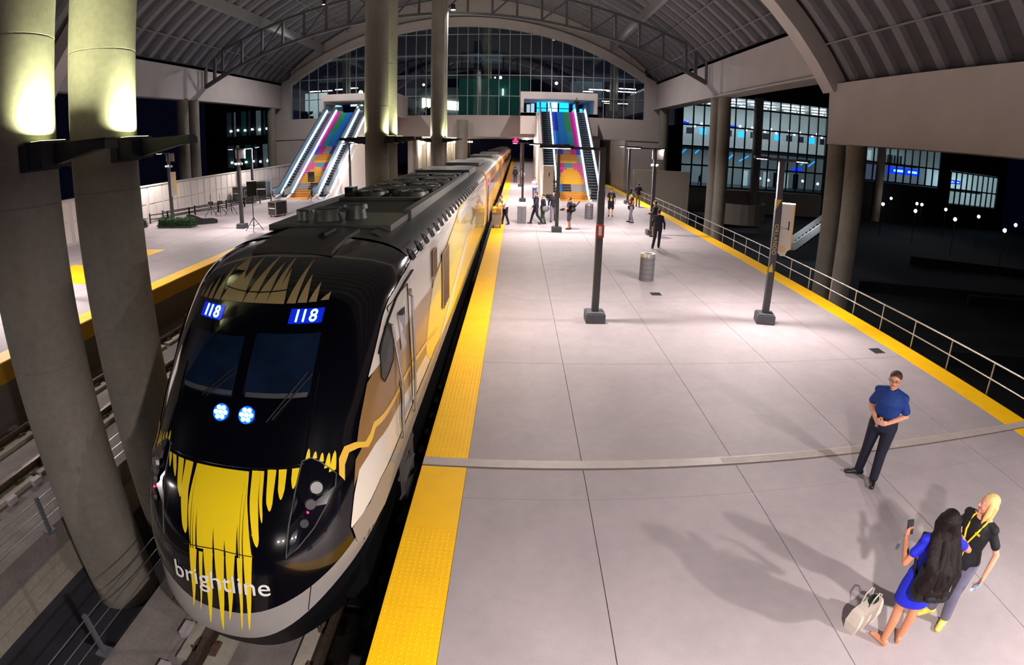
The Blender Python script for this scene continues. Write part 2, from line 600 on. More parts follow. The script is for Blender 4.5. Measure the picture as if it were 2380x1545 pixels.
# ================================================================== COLUMNS (pairs on a 19 m grid)
CR = 0.56
def column(x, y, z0, z1, label, group, fixture=None, grooves=True):
    c = thing('column', label, 'column', (x, y, z0), 0, group)
    n = 40
    rings = []
    h = z1 - z0
    zs = [0]
    for zz in (2.2, 4.4, 6.6, 8.8, 11.0, 13.2):
        if zz < h - .2:
            zs += [zz - .012, zz - .008, zz + .008, zz + .012]
    zs.append(h)
    for q in zs:
        r = CR - (.008 if any(abs(q - zz) < .0095 for zz in (2.2, 4.4, 6.6, 8.8, 11.0, 13.2)) else 0)
        rings.append([(r * cos(2 * pi * k / n), r * sin(2 * pi * k / n), q) for k in range(n)])
    o = MB().loft(rings).build('shaft', 'column', c)
    smooth_edges(o, 50)
    if fixture is not None:
        zf = 4.42 - z0
        for sx, arm in fixture:
            b = MB().box(sx * CR - .02, -.3, zf, sx * (CR + .3), .22, zf + .34).box(sx * (CR - .12), -.34, zf - .03, sx * CR + .02 * sx, .26, zf + .3)
            b.build('uplight_box', 'lamp_case', c)
            MB().box(sx * (CR + .03) - 0.0, -.24, zf + .341, sx * (CR + .26), .17, zf + .346).build('uplight_lens', 'uplight_lens', c)
            light('uplight', 'AREA', (sx * (CR + .2), -.03, zf + .4), UP_W, (0.92, 1.0, 0.55), c, .26, .5, (pi, 0, 0), spot=radians(150))
            if arm:
                a = MB()
                x0, x1 = sx * (CR + .25), sx * (CR + 1.25)
                a.add([(x0, -.08, zf + .02), (x0, .06, zf + .02), (x0, .06, zf + .3), (x0, -.08, zf + .3),
                       (x1, -.1, zf + .2), (x1, .08, zf + .2), (x1, .08, zf + .3), (x1, -.1, zf + .3)],
                      [(3, 2, 1, 0), (4, 5, 6, 7), (0, 1, 5, 4), (1, 2, 6, 5), (2, 3, 7, 6), (3, 0, 4, 7)])
                lm = put('track_luminaire', None, c)
                xa, xb = min(x1, x1 - sx * .5), max(x1, x1 - sx * .5)
                hb_ = MB().box(xa, -.12, zf + .245, xb, .1, zf + .27)
                hb_.box(xa, -.13, zf + .17, xb, -.12, zf + .27).box(xa, .1, zf + .17, xb, .11, zf + .27).box(xa - .01, -.13, zf + .17, xa, .11, zf + .27).box(xb, -.13, zf + .17, xb + .01, .11, zf + .27)
                hb_.build('head', 'lamp_case', lm)
                MB().box(xa + .02, -.09, zf + .238, xb - .02, .07, zf + .245).build('lens', 'led_white', lm)
                light('track_lamp', 'AREA', ((xa + xb) / 2, -.01, zf + .225), LAMP_W * .3, WARM, lm, .42, .14)
                a.build('bracket_arm', 'lamp_case', c)
    return c
pairs = [(5.2, 7.0), (24.2, 26.0), (43.2, 45.0), (62.2, 64.0)]
desc = ['nearest the viewpoint', 'beside the train nose', 'rising behind the locomotive roof', 'just behind the one by the locomotive roof', 'nearer column of the slim pair behind the coaches', 'farther column of the slim pair behind the coaches', 'under the glazed front, nearer', 'under the glazed front, farther']
k = 0
for p, (a, b) in enumerate(pairs):
    for y in (a, b):
        zt = [12.5, 16.6, 20.5, 21][p]
        if p == 0:
            zt = 16.8
        fx = [(1, True), (-1, True)] if p < 3 else None
        column(-6.58 if p == 0 else -6.5, y, -2.65, zt if p != 3 else 7.0, 'round concrete column between the tracks, ' + desc[k], 'columns between the tracks', fx)
        k += 1
for y in (-13.8, -12.0):
    column(-6.58, y, -2.65, 16.8, 'round concrete column between the tracks behind the viewpoint, ' + ('farther' if y < -13 else 'nearer'), 'columns between the tracks', [(1, True), (-1, True)])
k = 0
for p, (a, b) in enumerate(pairs[1:3]):
    for y in (a, b):
        column(17.35, y, -4.0, 5.35 if p == 0 else 9.0, 'round concrete column beyond the railing, ' + ['nearest of four', 'second of four', 'third of four, under the farther girder', 'last of four, under the farther girder'][k], 'columns beyond the railing')
        column(-30.5, y, -4.0, 9.2, 'round concrete column behind the low wall, ' + ['hidden by the nearest column', 'hidden by the second column', 'left one of the far pair', 'right one of the far pair'][k], 'columns behind the low wall') if p == 1 else None
        k += 1
column(-30.5, 62.2, -4.0, 9.2, 'round concrete column at the left end of the glazed front', 'columns behind the low wall')
column(17.35, 62.2, -4.0, 9.2, 'round concrete column at the right end of the glazed front', 'columns beyond the railing')

# ================================================================== GIRDERS
XM = -6.6
gd = struct(MB().box(16.9, 27.2, 9.12, 17.9, 65.5, 12.35).build('trim_1', 'girder'), 'deep plain girder over the farther right columns')
struct(MB().box(16.9, -4, 5.33, 18.1, 26.45, 8.58).build('trim_2', 'girder'), 'deep plain girder at the upper right corner')
struct(MB().box(-31.1, 24, 9.12, -30.1, 65.5, 12.35).build('trim_3', 'girder'), 'deep plain girder along the left side of the hall')
MB().box(16.6, 27.2, 9.0, 18.2, 65.5, 9.12).build('flange', 'girder', gd)

# ================================================================== VAULTED ROOF
HS, RISE = 23.5, 9.4
RV = (HS ** 2 + RISE ** 2) / (2 * RISE)
def vz(off, zs):
    return zs + RISE - RV + sqrt(RV * RV - off * off)
NEAR = False
def arc(n, a=-HS, b=HS):
    th0, th1 = math.asin(a / RV), math.asin(b / RV)
    return [RV * sin(th0 + (th1 - th0) * i / n) for i in range(n + 1)]
OFF = arc(36)
def vault(name, zs, y0, y1, label, rib0, nr, a, b):
    bm_ = MB()
    A = [(XM + o, vz(o, zs) + .35) for o in OFF]
    B = [(XM + o * 1.012, vz(o, zs) + .75) for o in OFF]
    rings = []
    for (x, z), (x2, z2) in zip(A, B):
        rings.append([(x, y0, z), (x, y1, z), (x2, y1, z2), (x2, y0, z2)])
    v = struct(bm_.loft(rings).build(name, 'roof_deck'), label)
    for sg in (-1, 1):
        xe = XM + sg * (HS + .12)
        MB().box(xe - .12, y0, zs - .35, xe + .12, y1, zs + 1.1).build('eave_closure', 'roof_deck', v)
    # transverse rib: trapezoid following the arc
    rb = MB()
    rr = []
    for o in arc(24, a, b):
        x, z = XM + o, vz(o, zs)
        nx, nz = o / RV, sqrt(1 - (o / RV) ** 2)
        rr.append([(x + nx * .36, -.46, z + nz * .36), (x + nx * .0, -.26, z + nz * .0), (x, .26, z), (x + nx * .36, .46, z + nz * .36)])
    rb.loft(rr)
    rm = rb.mesh('roof_rib', 'roof_rib')
    for k in range(nr):
        put('roof_rib', rm, v, (0, rib0 + 1.665 * k, 0))
    return v
v1 = vault('ceiling', 12.45, 26.2, 65.0, 'high vaulted metal roof with transverse ribs over the tracks', 28.0, 22, -HS, HS)
keep = (HS, RISE, RV, OFF)
HS, RISE = 24.1, 12.8
RV = (HS ** 2 + RISE ** 2) / (2 * RISE)
OFF = arc(36, -HS, HS)
v2 = vault('ceiling', 8.62, 5.0, 26.6, 'lower vaulted roof bay with transverse ribs at the upper right', 6.6, 12, -HS, HS)
# end rib of the lower bay
def arch_band(name, m_, zs, o0, o1, y0, y1, dz0, dz1, par):
    rings = []
    for o in arc(30, o0, o1):
        x = XM + o
        z = vz(o, zs)
        nx, nz = o / RV, sqrt(1 - (o / RV) ** 2)
        rings.append([(x + nx * dz0, y0, z + nz * dz0), (x + nx * dz0, y1, z + nz * dz0), (x + nx * dz1, y1, z + nz * dz1), (x + nx * dz1, y0, z + nz * dz1)])
    return MB().loft(rings).build(name, m_, par)
arch_band('end_rib', 'girder', 8.62, -HS, HS, 25.7, 26.8, -.95, .1, v2)
for o in (20.3, 22.6):
    x, z = XM + o, vz(o, 8.62)
    MB().bar((x, 6, z - .12), (x, 25.8, z - .12), .07, .07).build('conduit', 'roof_steel', v2)
HS, RISE, RV, OFF = keep
# longitudinal deep beams and thin conduits under the high vault
for o in (-17.9, 17.9):
    x, z = XM + o, vz(o, 12.45)
    MB().box(x - .2, 27, z - .75, x + .2, 64.8, z + .2).build('roof_beam', 'roof_steel', v1)
for o in (-21.6, -14.5, -10.5, -6, 6, 10.5, 14.2, 20.2, 22.3):
    x, z = XM + o, vz(o, 12.45)
    MB().bar((x, 27.5, z - .12), (x, 64.8, z - .12), .07, .07).build('conduit', 'roof_steel', v1)
# transverse arch trusses
BR = 5.3
RB = (HS ** 2 + BR ** 2) / (2 * BR)
def bz(o, z0=10.45):
    return z0 + BR - RB + sqrt(RB * RB - o * o)
for ty, lab in ((46.6, 'steel arch truss spanning the hall on wall brackets'),):
    tr = thing('arch_truss', lab, 'truss', (XM, ty, 0))
    ch = MB()
    ob = arc(32, -HS, HS)
    for a, b in zip(ob[:-1], ob[1:]):
        ch.bar((a, 0, bz(a) + .1), (b, 0, bz(b) + .1), .34, .24)
    ch.build('bottom_chord', 'truss_steel', tr)
    ch = MB()
    ot = arc(32, -21.5, 21.5)
    for a, b in zip(ot[:-1], ot[1:]):
        ch.bar((a, 0, min(bz(a) + 2.5, vz(a, 12.45) - .15)), (b, 0, min(bz(b) + 2.5, vz(b, 12.45) - .15)), .3, .22)
    ch.build('top_chord', 'truss_steel', tr)
    xs = [-21.5 + 2.15 * k for k in range(21)]
    for i, o in enumerate(xs):
        zt = min(bz(o) + 2.5, vz(o, 12.45) - .15)
        MB().bar((o, 0, bz(o) + .1), (o, 0, zt), .2, .2).build('strut', 'truss_steel', tr)
        if i % 2 == 0 and i + 1 < len(xs):
            o2 = xs[i + 1]
            MB().bar((o, 0, bz(o) + .2), (o2, 0, min(bz(o2) + 2.4, vz(o2, 12.45) - .2)), .13, .13).build('diagonal', 'truss_steel', tr)
    for s in (-1, 1):
        b = MB().bar((s * 23.6, 0, 10.35), (s * 23.6, 0, 12.9), .45, .4).bar((s * 23.4, 0, 10.5), (s * 20.2, 0, bz(20.2) + .1), .3, .3).bar((s * 22.4, 0, 11.0), (s * 22.4, 0, 13.2), .28, .28)
        b.build('bracket', 'truss_steel', tr)
# roof downlights
for i, (x, y, lab) in enumerate(((-19.6, 52, 'round roof downlight left of the arch'), (5.0, 53.5, 'round roof downlight right of the arch'), (-5.6, 45.5, 'round roof downlight above the arch crown'))):
    z = vz(x - XM, 12.45) - .5 if i < 2 else 15.9
    d = thing('roof_downlight', lab, 'lamp', (x, y, z), 0, 'roof downlights')
    MB().cyl((0, 0, 0), (0, 0, .5), .22, .16, n=16).build('housing', 'lamp_case', d)
    MB().cyl((0, 0, -.02), (0, 0, 0), .19, n=16).build('lens', 'led_white', d)
    light('roof_light', 'SPOT', (0, 0, -.1), ROOF_W * 5, WARM, d, .2, spot=radians(140), blend=.6)
# ================================================================== GLAZED END WALL
YF = 65.0
GR = 41.0
def gz(x):
    o = x - XM
    return 18.65 - GR + sqrt(GR * GR - o * o)
fw = struct(put('wall_back', None), 'arched end wall with a tall glazed front')
b = MB()
xs = [-30.2 + (47.0) * i / 60 for i in range(61)]
gx0, gx1 = -28.95, 15.55
def go(x):
    if x <= gx0 or x >= gx1:
        return None
    return gz(x)
# pale arch band, then the gable above
band, gable = MB(), MB()
pts = [gx0 + (gx1 - gx0) * i / 50 for i in range(51)]
def bt(x):
    o = abs(x - XM)
    return min(gz(x) + 1.1, vz(max(-HS, min(HS, x - XM)), 12.45) + .2)
rings = [[(x, YF - .5, gz(x)), (x, YF + .3, gz(x)), (x, YF + .3, bt(x)), (x, YF - .5, bt(x))] for x in pts]
band.loft(rings).build('arch_band', 'plaster', fw)
rings = [[(x, YF - .1, bt(x) - .05), (x, YF + .3, bt(x) - .05), (x, YF + .3, max(bt(x), vz(x - XM, 12.45) + .4)), (x, YF - .1, max(bt(x), vz(x - XM, 12.45) + .4))] for x in pts]
gable.loft(rings).build('gable', 'girder', fw)
MB().prism([(-31.1, 5.0), (gx0, 5.0), (gx0, gz(gx0) + .9), (-30.1, 12.4), (-31.1, 12.4)], YF - .5, YF + .4).build('jamb', 'plaster', fw)
MB().prism([(gx1, 5.0), (17.9, 5.0), (17.9, 12.4), (16.9, 12.4), (gx1, gz(gx1) + .9)], YF - .5, YF + .4).build('jamb', 'plaster', fw)
MB().box(-31.1, YF - .6, 5.05, 17.9, YF + 1.2, 7.66).build('floor_fascia', 'fascia', fw)
MB().box(-31.1, YF - .5, -1, -26.6, YF + .3, 5.05).build('pier', 'fascia', fw)
MB().box(12.6, YF - .5, -1, 17.9, YF + .3, 5.05).build('pier', 'fascia', fw)
# window with individual panes
rows = [7.66, 10.06, 12.61, 15.05, 17.67, 19.5]
win = struct(put('window_1', None), 'tall arched glass front with pale mullions')
gl = bpy.data.materials.new('pane_glass')
gl.use_nodes = True
nt = gl.node_tree
for n in list(nt.nodes):
    nt.nodes.remove(n)
out = nt.nodes.new('ShaderNodeOutputMaterial')
mx = nt.nodes.new('ShaderNodeMixShader')
tr_ = nt.nodes.new('ShaderNodeBsdfTransparent')
tr_.inputs[0].default_value = (.75, .82, .86, 1)
gs = nt.nodes.new('ShaderNodeBsdfGlossy')
gs.inputs['Roughness'].default_value = .03
gs.inputs[0].default_value = (.8, .85, 1, 1)
mx.inputs[0].default_value = .13
nt.links.new(tr_.outputs[0], mx.inputs[1])
nt.links.new(gs.outputs[0], mx.inputs[2])
nt.links.new(mx.outputs[0], out.inputs[0])
MATS['pane_glass'] = gl
cols = [-6.11 + 1.272 * k for k in range(-18, 18)]
cols = [gx0] + [c for c in cols if gx0 + .3 < c < gx1 - .3] + [gx1]
vm = MB()
for c in cols:
    o = MB().box(c - .045, YF - .06, 7.66, c + .045, YF + .1, gz(c))
    o.build('mullion', 'mullion', win)
for z in rows[1:5]:
    o = GR * GR - (z - 18.65 + GR) ** 2
    hw = min(sqrt(max(o, 0)), 22.2)
    MB().box(max(gx0, XM - hw), YF - .08, z - .045, min(gx1, XM + hw), YF + .12, z + .045).build('transom', 'mullion', win)
for i in range(len(cols) - 1):
    x0, x1 = cols[i] + .045, cols[i + 1] - .045
    for j in range(5):
        z0, z1 = rows[j] + .045, rows[j + 1] - .045
        a0, a1 = min(z1, gz(x0)), min(z1, gz(x1))
        if max(a0, a1) < z0 + .1:
            continue
        a0, a1 = max(a0, z0 + .02), max(a1, z0 + .02)
        if -5 < x0 and 0.2 < x0 < 8.9 and j == 0:
            continue
        MB().prism([(x0, z0), (x1, z0), (x1, a1), (x0, a0)], YF - .01, YF + .02).build('pane', 'pane_glass', win)

# ---- upper concourse behind the glass
rm = struct(put('room_concourse', None), 'dim concourse interior behind the glass front')
MB().box(-32, YF + .5, 7.4, 20, 92, 7.64).build('concourse_floor', 'room_dim_glow', rm)
MB().box(-32, 92, 7.4, 20, 92.4, 22).build('rear_wall', 'room_navy_glow', rm)
MB().box(-32, YF + .4, 7.4, -31.6, 92, 22).build('side_wall', 'room_navy_glow', rm)
MB().box(19.6, YF + .4, 7.4, 20, 92, 22).build('side_wall', 'room_navy_glow', rm)
MB().box(-32, YF + .4, 19.9, 20, 92, 20.2).build('concourse_soffit', 'room_navy_glow', rm)
# green glazed lift core and pale side rooms
MB().box(-7.5, 68, 7.7, 1.4, 72, 12.5).build('lift_core', 'green_panel', rm)
MB().cyl((-1.9, 67.85, 10.4), (-1.9, 67.85, 11.2), .07, n=8).build('wall_lamp', 'led_white', rm)
MB().box(-16, 76, 8.0, -8.4, 77, 12.2).build('side_room', 'room_dim_glow', rm)
MB().prism([(-13.6, 9.3), (-8.4, 8.9), (-8.4, 10.1), (-13.6, 10.7)], 75.6, 75.95).build('lit_panel', 'led_warm', rm)
MB().box(-29.9, 72, 8.0, -26.6, 72.3, 11.6).build('lit_panel', 'room_window', rm)
MB().box(2.2, 78, 7.8, 6.0, 78.3, 9.4).build('lit_panel', 'room_window', rm)
MB().box(7.5, 76, 9.9, 12, 77, 13.4).build('side_room', 'room_dim_glow', rm)
for x in (-4.0, -23.0, 12.6):
    MB().cyl((x, 70, 7.6), (x, 70, 20), .55, n=20).build('round_pillar', 'concrete', rm)
for z in (14.0, 17.2):
    MB().box(-31, 80, z, 19, 80.6, z + .5).build('roof_tie', 'room_dim_glow', rm)
for x, y, z, w in [(-27.6, 70, 11.6, 1.5), (-26.2, 71, 11.7, 1.5), (-24.6, 72, 11.9, 1.5), (-22.4, 71, 11.9, 1.3), (-18.6, 70, 11.4, 3.4), (10.6, 70, 11.6, 2.6), (9.4, 72, 11.5, 1.4), (14.2, 69, 11.8, 2.2), (13.0, 71, 11.6, 2.4), (15.2, 72, 11.7, 1.6)]:
    MB().box(x - w / 2, y, z, x + w / 2, y + .12, z + .1).build('ceiling_tube', 'led_white', rm)
for i in range(9):
    x, y, z = 8.6 + (i * 2.3) % 7.5, 78 + i * 1.0, 10.6 + .12 * (i % 3) + i * .06
    MB().box(x - 1.3, y, z, x + 1.3, y + .1, z + .07).build('ceiling_tube', 'led_warm', rm)
for i in range(12):
    x, y = -28.2 + (i * 1.35) % 6.5, 76 + (i % 4) * 2.5
    MB().ball((x, y, 10.7 - (i % 3) * .45), .13, 8, 6).build('pendant', 'led_white', rm)
for x, z, r in ((-21, 11.2, .3), (-3.0, 12.9, .1), (-2.3, 12.9, .2), (-12.4, 12.0, .16), (5.0, 12.3, .2)):
    MB().ball((x, 70, z), r, 8, 6).build('pendant', 'led_white', rm)
light('concourse_light', 'AREA', (-24, 76, 14), 260, (.9, .92, 1), rm, 8, 8)
light('concourse_light', 'AREA', (12, 76, 14), 260, (.9, .92, 1), rm, 8, 8)
light('concourse_light', 'AREA', (-4, 67, 15), 60, (.7, 1, .9), rm, 4, 2, (radians(-30), 0, 0))
# planters and seats silhouettes along the glass
for i, (x, w) in enumerate(((-27.4, 1.6), (-24.6, 2.0), (-13.4, 1.8), (-10.6, 2.2), (2.0, 1.4), (10.0, 1.4), (11.8, 1.2), (13.6, 1.4))):
    p = thing('concourse_planter', 'dark planter inside the glass front, number %s from the left' % ['one', 'two', 'three', 'four', 'five', 'six', 'seven', 'eight'][i], 'planter', (x, 66.6, 7.64), 0, 'planters inside the glass front')
    MB().box(-w / 2, -.3, 0, w / 2, .3, .45).build('tub', 'terminal_dark', p)
    bsh = MB()
    for k in range(16):
        bsh.ball((random.uniform(-w / 2, w / 2), random.uniform(-.2, .2), .45 + random.uniform(.1, .55)), random.uniform(.14, .26), 6, 4)
    bsh.build('foliage', 'leaf_dark', p)

# ================================================================== ESCALATORS
YE0, YE1, ZE = 40.9, 56.2, 7.64
def slope(y):
    a, b_ = YE0 + 1.6, YE1 - 1.4
    return ZE * min(1, max(0, (y - a) / (b_ - a)))
SL = (YE1 - 1.4) - (YE0 + 1.6)
def escalator(x0, x1, label, group, leds=(1, 1)):
    e = thing('escalator', label, 'escalator', (x0, 0, 0), 0, group)
    w = x1 - x0
    n = 36
    for k in range(n):
        ya = YE0 + 1.6 + SL * k / n
        z = ZE * k / n
        st = MB().box(.22, ya, z - .25, w - .22, ya + SL / n + .05, z + ZE / n * .98, 0).box(.22, ya - .005, z + ZE / n - .035, w - .22, ya + .03, z + ZE / n + .002, 1)
        st.build('step', ['step_dark', 'step_edge'], e)
    MB().box(.2, YE0 - .2, -.02, w - .2, YE0 + 1.6, .012).build('landing_plate', 'steel', e)
    for xs_, xe in ((0, .2), (w - .2, w)):
        prof = [(YE0 + .2, 0), (YE0 + 1.6, .28), (YE1 - 1.4, ZE + .28), (YE1 + .6, ZE + .28), (YE1 + .6, ZE - .6), (YE1 - 1.2, ZE - .9), (YE0 + 2.6, -.02)]
        MB().prism(prof, xs_, xe, 'x').build('skirt', 'side_panel', e)
        xm = (xs_ + xe) / 2
        prof = [(YE0 + .1, .3), (YE0 + 1.6, .28), (YE1 - 1.4, ZE + .28), (YE1 + .6, ZE + .28), (YE1 + .6, ZE + .9), (YE1 - 1.6, ZE + .9), (YE0 + 1.4, .92), (YE0 + .1, .8)]
        MB().prism(prof, xm - .012, xm + .012, 'x').build('balustrade', 'balustrade', e)
        hp = [(xm, YE0 + .5, .12), (xm, YE0 + .02, .3), (xm, YE0 - .05, .6), (xm, YE0 + .2, .9), (xm, YE0 + 1.4, .95), (xm, YE1 - 1.6, ZE + .95), (xm, YE1 + .6, ZE + .95)]
        MB().tube(hp, .045, 8).build('handrail', 'rubber', e)
        if leds[0 if xs_ == 0 else 1]:
            MB().bar((xm, YE0 + 1.7, .36), (xm, YE1 - 1.5, ZE + .34), .14, .06).build('led_strip', 'led_blue', e)
    return e
def stair(x0, x1, label):
    e = thing('painted_stair', label, 'stairs', (x0, 0, 0))
    w = x1 - x0
    n = 42
    for k in range(n):
        f_ = k / (n - 1)
        ya = YE0 + 1.2 + (SL + .2) * k / n
        z = ZE * k / n
        if f_ < .06:
            base, deco = 'stair_orange', [(.0, .0, None)]
            segs = [(0, 1, 'stair_orange')]
        elif f_ < .14:
            segs = [(0, .12, 'stair_blue'), (.12, .45, 'stair_dark'), (.45, 1, 'stair_grey')]
        elif f_ < .30:
            t_ = (f_ - .14) / .16
            hw = .46 * sqrt(max(0, 1 - t_ ** 2))
            segs = [(0, .5 - hw, 'stair_magenta' if k % 2 else 'stair_pink'), (.5 - hw, .5 + hw, 'stair_yellow'), (.5 + hw, 1, 'stair_pink')]
        elif f_ < .36:
            segs = [(0, .3, 'stair_magenta'), (.3, .6, 'stair_teal'), (.6, 1, 'stair_pink')]
        elif f_ < .44:
            segs = [(0, .8, 'stair_yellow' if f_ < .39 else 'stair_orange'), (.8, 1, 'stair_grey')]
        elif f_ < .56:
            segs = [(0, .3, 'stair_indigo'), (.3, .6, 'stair_grey'), (.6, .85, 'stair_magenta'), (.85, 1, 'stair_indigo')]
        elif f_ < .74:
            segs = [(0, .55, 'stair_blue'), (.55, .8, 'stair_teal'), (.8, 1, 'stair_magenta')]
        else:
            segs = [(0, .2, 'stair_indigo'), (.2, .5, 'stair_blue'), (.5, .78, 'stair_green'), (.78, 1, 'stair_magenta')]
        if MIRROR:
            segs = [(1 - b_, 1 - a_, c_) for a_, b_, c_ in segs]
        ml = []
        st = MB()
        dz = ZE / n
        for a_, b_, c_ in segs:
            if b_ - a_ < .01:
                continue
            if c_ not in ml:
                ml.append(c_)
            st.box(a_ * w, ya, z, b_ * w, ya + .03, z + dz, ml.index(c_))
        ml.append('stair_grey')
        st.box(0, ya + .03, z - .3, w, ya + (SL + .2) / n + .06, z + dz, len(ml) - 1)
        st.build('step', ml, e)
    MB().box(0, YE0 - .2, .0, w, YE0 + 1.2, .02).build('landing_mat', 'stair_orange', e)
    return e
MIRROR = False
escalator(2.2, 3.45, 'dark left escalator of the right hand stair bank', 'escalators', (0, 1))
escalator(5.75, 7.0, 'blue lit right escalator of the right hand stair bank', 'escalators')
stair(3.5, 5.7, 'colourful painted stairs between the right hand escalators')
MIRROR = True
escalator(-20.3, -19.05, 'blue lit left escalator of the left hand stair bank', 'escalators')
escalator(-16.75, -15.5, 'blue lit right escalator of the left hand stair bank', 'escalators')
stair(-19.0, -16.8, 'colourful painted stairs between the left hand escalators')
# truss side walls under the banks
for x0, x1, nm in ((2.0, 2.2, 'pale panelled wall under the right stair bank, train side'), (7.0, 7.2, 'pale panelled wall under the right stair bank, railing side'), (-15.5, -15.3, 'pale panelled wall under the left stair bank, track side'), (-20.5, -20.3, 'pale panelled wall under the left stair bank, low wall side')):
    prof = [(YE0 + 2.4, 0), (YE1 - 1.3, ZE - .35), (YE1 + 3, ZE - .35), (YE1 + 8.5, ZE - .35), (YE1 + 8.5, 0)]
    o = tag(MB().prism(prof, x0, x1, 'x').build('stair_side_wall', 'side_panel'), nm, 'wall', 'stair side walls')
# landings and portals at the top
for x0, x1, lab, scr in ((0.3, 8.6, 'pale portal box over the right escalator landing', True), (-22.0, -13.4, 'pale portal box over the left escalator landing', False)):
    p = thing('escalator_portal', lab, 'portal', ((x0 + x1) / 2, 60, ZE), 0, 'escalator portals')
    w = (x1 - x0) / 2
    MB().box(-w, -3.18, -.35, w, 4.6, -.01).build('landing_slab', 'fascia', p)
    MB().box(-w, -3.18, -2.3, -2.5, -3.0, 0).build('apron', 'fascia', p)
    MB().box(2.6, -3.18, -2.3, w, -3.0, 0).build('apron', 'fascia', p)
    MB().box(-w, -2.5, 1.55, w, 4.6, 2.3).build('canopy', 'plaster', p)
    MB().box(-w, -2.5, 0, -w + .35, 4.6, 1.55).build('cheek', 'plaster', p)
    MB().box(w - .35, -2.5, 0, w, 4.6, 1.55).build('cheek', 'plaster', p)
    MB().box(-w + .4, 4.3, 0, w - .4, 4.5, 1.55).build('rear_screen', 'room_navy_glow', p)
    if scr:
        for k in range(3):
            for j in range(2):
                MB().box(-2.25 + k * 1.3, 2.0, .15 + j * .72, -1.15 + k * 1.3, 2.06, .78 + j * .72).build('display', ['screen_blue', 'screen_pale', 'screen_blue'][k], p)
        MB().box(2.6, 1.0, .2, 3.0, 1.05, .8).build('display', 'screen_blue', p)
        MB().box(-3.4, 3.0, .2, -3.0, 3.05, 1.3).build('doorway_glow', 'room_window', p)
        MB().box(-2.9, 3.0, .2, -2.5, 3.05, 1.4).build('doorway_glow', 'room_window', p)
    else:
        MB().box(-.9, -2.0, .9, .2, -1.95, 1.1).build('display', 'screen_pale', p)
        for k in range(4):
            MB().ball((1.4 + k * .6, 1.0, 1.2 - .2 * (k % 2)), .1, 8, 6).build('downlight', 'led_white', p)

# ================================================================== PASSAGE under the concourse
ps = struct(MB().box(-26.6, YF + 1.2, 5.05, 12.6, 150, 5.4).build('ceiling', 'plaster'), 'pale soffit of the passage under the concourse')
pw = struct(MB().box(-13.6, YF + .5, 0, -13.0, 150, 5.05).build('wall_passage', 'plaster'), 'pale wall with doors and pilasters along the covered tracks')
for k in range(12):
    y = 66.0 + k * 7
    MB().box(-13.0, y, 0, -12.6, y + 1.0, 5.05).build('pilaster', 'concrete', pw)
    MB().box(-13.0, y + 2.2, 0, -12.97, y + 3.2, 2.3).build('door', 'train_window', pw)
    MB().ball((-12.5, y + 4.2, 4.3), .24, 10, 6).build('wall_lamp', 'led_warm', pw)
    if k < 6:
        light('passage_light', 'POINT', (-12.0, y + 4.2, 4.3), 480, (1, .9, .7), pw, .2)
struct(MB().box(8.9, YF - 4, 0, 9.5, 150, 5.05).build('wall_passage_right', 'plaster'), 'pale wall at the right of the covered platform')
struct(MB().box(-14, 149.5, -3, 10, 150, 5.4).build('wall_end', 'room_navy_glow'), 'dark end of the covered tracks')
MB().box(-26.6, YF + 10, 0, -26.3, 90, 5.05).build('side_wall', 'room_navy_glow', pw)
for k in range(6):
    d = thing('passage_downlight', 'round ceiling downlight over the covered platform, %s' % ['first', 'second', 'third', 'fourth', 'fifth', 'last'][k], 'lamp', (1.2 + .8 * (k % 2), 68 + k * 9, 4.95), 0, 'covered platform downlights')
    MB().cyl((0, 0, 0), (0, 0, .1), .3, n=14).build('trim_ring', 'white', d)
    MB().cyl((0, 0, -.02), (0, 0, 0), .25, n=14).build('lens', 'led_white', d)
    light('downlight', 'POINT', (0, 0, -.2), 160, WARM, d, .2)
sg = thing('red_signal', 'glowing red signal lamps above the far end of the train', 'signal', (-.2, 66, 4.4))
MB().box(-.4, 0, -.2, .4, .3, .55).build('housing', 'black', sg)
for x, z in ((-.2, .1), (.2, .1), (0, .42)):
    MB().ball((x, -.05, z), .14, 10, 6).build('lamp', 'led_red', sg)
light('signal_light', 'POINT', (0, -.4, .2), 60, (1, .05, .15), sg, .15)

# ================================================================== TERMINAL beyond the railing (right)
YT = 78.0
KT = YT / 80.0
def zt(z):
    return 4.5 + (z - 4.5) * KT
tw = struct(put('wall_terminal', None), 'long terminal building front with lit windows beyond the railing')
def seg(x0, x1, z0, z1, m_='terminal_dark', d=.5, nm='wall_panel'):
    return MB().box(x0 * KT, YT, zt(z0), x1 * KT, YT + d, zt(z1)).build(nm, m_, tw)
seg(20, 25.3, -9, 16); seg(51.0, 59.0, -9, 20); seg(25.3, 51.0, 13.0, 18); seg(25.3, 33, -9, -1.35, 'terminal_wall')
seg(33, 51, -9, -1.6, 'terminal_wall'); seg(77.5, 80.2, -9, 9); seg(80.2, 94.5, 5.0, 9); seg(59, 77.5, -9, 1.5); seg(59, 97, 8.4, 12); seg(94.5, 97, -9, 9); seg(80.2, 94.5, -9, -1.35, 'terminal_dark')
seg(97, 130, -9, 9, 'room_navy_glow')
seg(51, 130, 12, 20)
